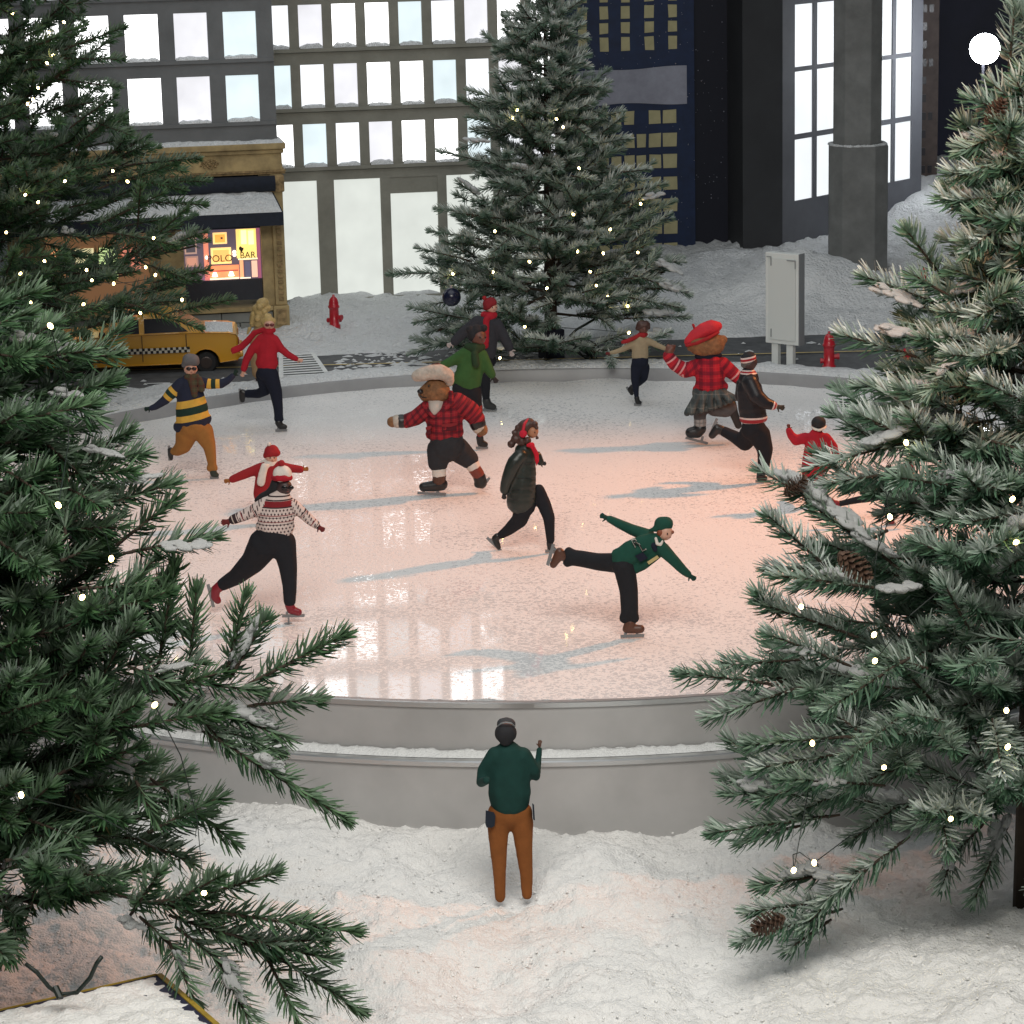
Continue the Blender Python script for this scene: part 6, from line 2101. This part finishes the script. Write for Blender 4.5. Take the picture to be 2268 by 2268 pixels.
# ---- P skater in green letter sweater, arabesque
f = Fig('skater in bottle green sweater and cap balancing with one leg stretched back', (1190, 1100, 5.084), (1070, 1598))
f.head(1440, 405, 88, SK_PALE, .62, .22)
f.blob('cap', [[(1400, 310, 88, .003), (1450, 305, 84, .003)], [(1360, 350, 50, 0), (1300, 372, 24, 0), (1265, 376, 16, 0)]], GRNK, core=False, vox=.002, smooth=3)
f.blob('hair', [[(1385, 400, 44, -.004), (1370, 440, 30, 0)], [(1520, 400, 26, -.004)]], mat('ginger_hair', (.22, .06, .025), .6), core=False, vox=.002)
f.blob('sweater', [[(1330, 510, 108), (1200, 560, 138), (1060, 630, 146), (960, 690, 130)], [(890, 640, 60), (930, 700, 70), (1070, 830, 60), (1180, 740, 95), (1320, 630, 95)], [(1250, 440, 80, .02), (1060, 370, 66, .03), (900, 295, 54, .03), (810, 250, 44, .03)], [(1410, 590, 82, -.01), (1530, 710, 66, -.02), (1640, 825, 54, -.02), (1700, 875, 44, -.02)]], GRNK, flat=.75, arms=(2, 3))
f.hands('glove', [(785, 238, 3.55, 62, -1, .03), (1715, 885, .65, 62, 1, -.02)], knit('bottle_green_glove', (.008, .040, .030)))
f.blob('shirt_collar', [[(1335, 470, 18, -.014), (1350, 530, 20, -.018), (1390, 545, 18, -.017), (1410, 500, 14, -.013)]], WHT, core=False, vox=.0016, smooth=2)
f.blob('neck_tie', [[(1310, 545, 40, -.012), (1330, 590, 34, -.014)]], NVY, core=False, vox=.002)
f.prism('pocket_patch', [(1100, 665), (1190, 625), (1245, 690), (1160, 738)], -.0215, -.010, NVY)
f.prism('number_patch', [(1235, 735), (1350, 660), (1372, 690), (1258, 765)], -.0165, -.004, mat('cream_patch', (.45, .36, .16), .7))
f.blob('trousers', [[(965, 770, 135)], [(880, 745, 120, .02), (690, 735, 106, .04), (500, 700, 100, .06), (390, 685, 98, .07)], [(355, 620, 62, .07), (340, 740, 62, .07)], [(990, 840, 128), (1030, 1050, 112), (1040, 1290, 106)], [(985, 1365, 72), (1085, 1365, 72)]], knit('black_denim', (.014, .015, .018)), flat=.85, smooth=14)
f.skate([(1045, 1420, 66), (1010, 1488, 54), (1060, 1490, 54), (1160, 1490, 52)], B_BRN, (938, 1592, 1200, 1582), flat=.9)
f.skate([(290, 670, 60, .07), (250, 625, 56, .07), (225, 690, 56, .07), (180, 765, 44, .07)], B_BRN, (165, 528, 98, 765), .07, flat=.9)
f.finish()
MTX = Matrix.Translation(f.P(1140, 535, -.0200)) @ Matrix.Rotation(R_(-26), 4, 'Y') @ Matrix.Rotation(0, 4, 'Z') @ ST
text('monogram', 'R', .026, MTX @ Matrix.Translation((-.004, .005, 0)), mat('monogram_edge', (.42, .42, .38), .6), f.root, .0008, sx=.9)
text('monogram', 'L', .026, MTX @ Matrix.Translation((.004, -.009, .0006)), mat('monogram_edge'), f.root, .0008, sx=.9)
text('monogram', 'R', .020, MTX @ Matrix.Translation((-.004, .005, .0018)), mat('monogram_black', (.006, .006, .006), .6), f.root, .0008, sx=.9)
text('monogram', 'L', .020, MTX @ Matrix.Translation((.004, -.009, .0024)), mat('monogram_black'), f.root, .0008, sx=.9)

# ---- Q onlooker standing in the foreground snow
f = Fig('onlooker in dark green sweater and orange brown trousers standing before the rink', (980, 1560, 4.39), (700, 1835), z=-.205)
f.head(615, 265, 100, SK_BRN, 0, .1, eyes=False, nose=False)
f.blob('hair', [[(600, 280, 98, -.006), (630, 280, 98, -.006)], [(615, 340, 70, -.008)]], DARKH, core=False, smooth=4)
f.blob('cap', [[(590, 195, 68, .012), (650, 195, 66, .012)], [(620, 180, 60, .02)]], mat('grey_cap', (.030, .032, .036), .7), core=False)
f.blob('cap_band', [[(535, 215, 9, -.006), (570, 185, 9, -.016), (620, 175, 9, -.02), (670, 185, 9, -.016), (705, 215, 9, -.006)]], mat('grey_piping', (.22, .24, .25), .6), core=False, vox=.0014, smooth=1)
f.blob('sweater', [[(635, 430, 95), (640, 510, 160), (648, 680, 205), (652, 850, 218), (655, 915, 205)], [(520, 500, 96), (405, 650, 72), (375, 760, 50, -.01), (430, 740, 42, -.06)], [(780, 500, 90), (890, 640, 62), (908, 700, 48, .01), (928, 570, 38, .05), (942, 440, 32, .06)]], knit('deep_green_knit', (.008, .040, .034)), flat=.72, arms=(1, 2))
f.hands('hand', [(944, 405, -1.45, 44, -1, .06)], mat('chestnut_hand', (.10, .045, .028), .5))
f.blob('trousers', [[(560, 1060, 130), (655, 1060, 150), (760, 1060, 125)], [(540, 1150, 116), (545, 1400, 92), (555, 1640, 70), (560, 1880, 58)], [(775, 1150, 116), (792, 1400, 90), (815, 1640, 70), (822, 1850, 60)]], knit('rust_trousers', (.21, .072, .018)), flat=.8, smooth=14)
for pts_, d0, d1 in (([(420, 1030), (500, 1050), (515, 1080), (508, 1180), (480, 1200), (428, 1198), (416, 1160)], -.0205, -.006), ([(872, 960), (890, 975), (900, 1130), (882, 1120)], -.03, .0)):
    f.prism('pocket', pts_, d0, d1, knit('navy_pocket', (.016, .022, .034)))
f.finish()

# ---- R skater hidden by the left tree, only a blade shows
f = Fig('skater hidden behind the lower left tree with one blade showing', (0, 700, 2.415), (480, 1385))
f.head(330, 830, 40, SK_TAN, .3, .1)
f.blob('hat', [[(330, 812, 42)]], GRYK, core=False)
f.blob('jacket', [[(335, 920, 62), (350, 1030, 70), (360, 1080, 66)], [(300, 920, 30), (230, 990, 26), (190, 1040, 22)], [(380, 920, 30), (430, 1000, 26), (452, 1040, 20)]], knit('brown_jacket', (.05, .035, .03)), flat=.8, arms=(1, 2))
f.hands('glove', [(455, 1045, .6, 24, 1)], knit('orange_glove', (.35, .09, .03)))
f.blob('trousers', [[(365, 1100, 60)], [(390, 1130, 46), (430, 1240, 34), (470, 1330, 24)], [(330, 1130, 46, .02), (250, 1200, 34, .04), (180, 1190, 24, .06)]], BLK, flat=.85, smooth=14)
f.skate([(472, 1335, 24), (490, 1352, 20), (515, 1358, 16)], B_BLK, (415, 1382, 540, 1380))
f.finish()
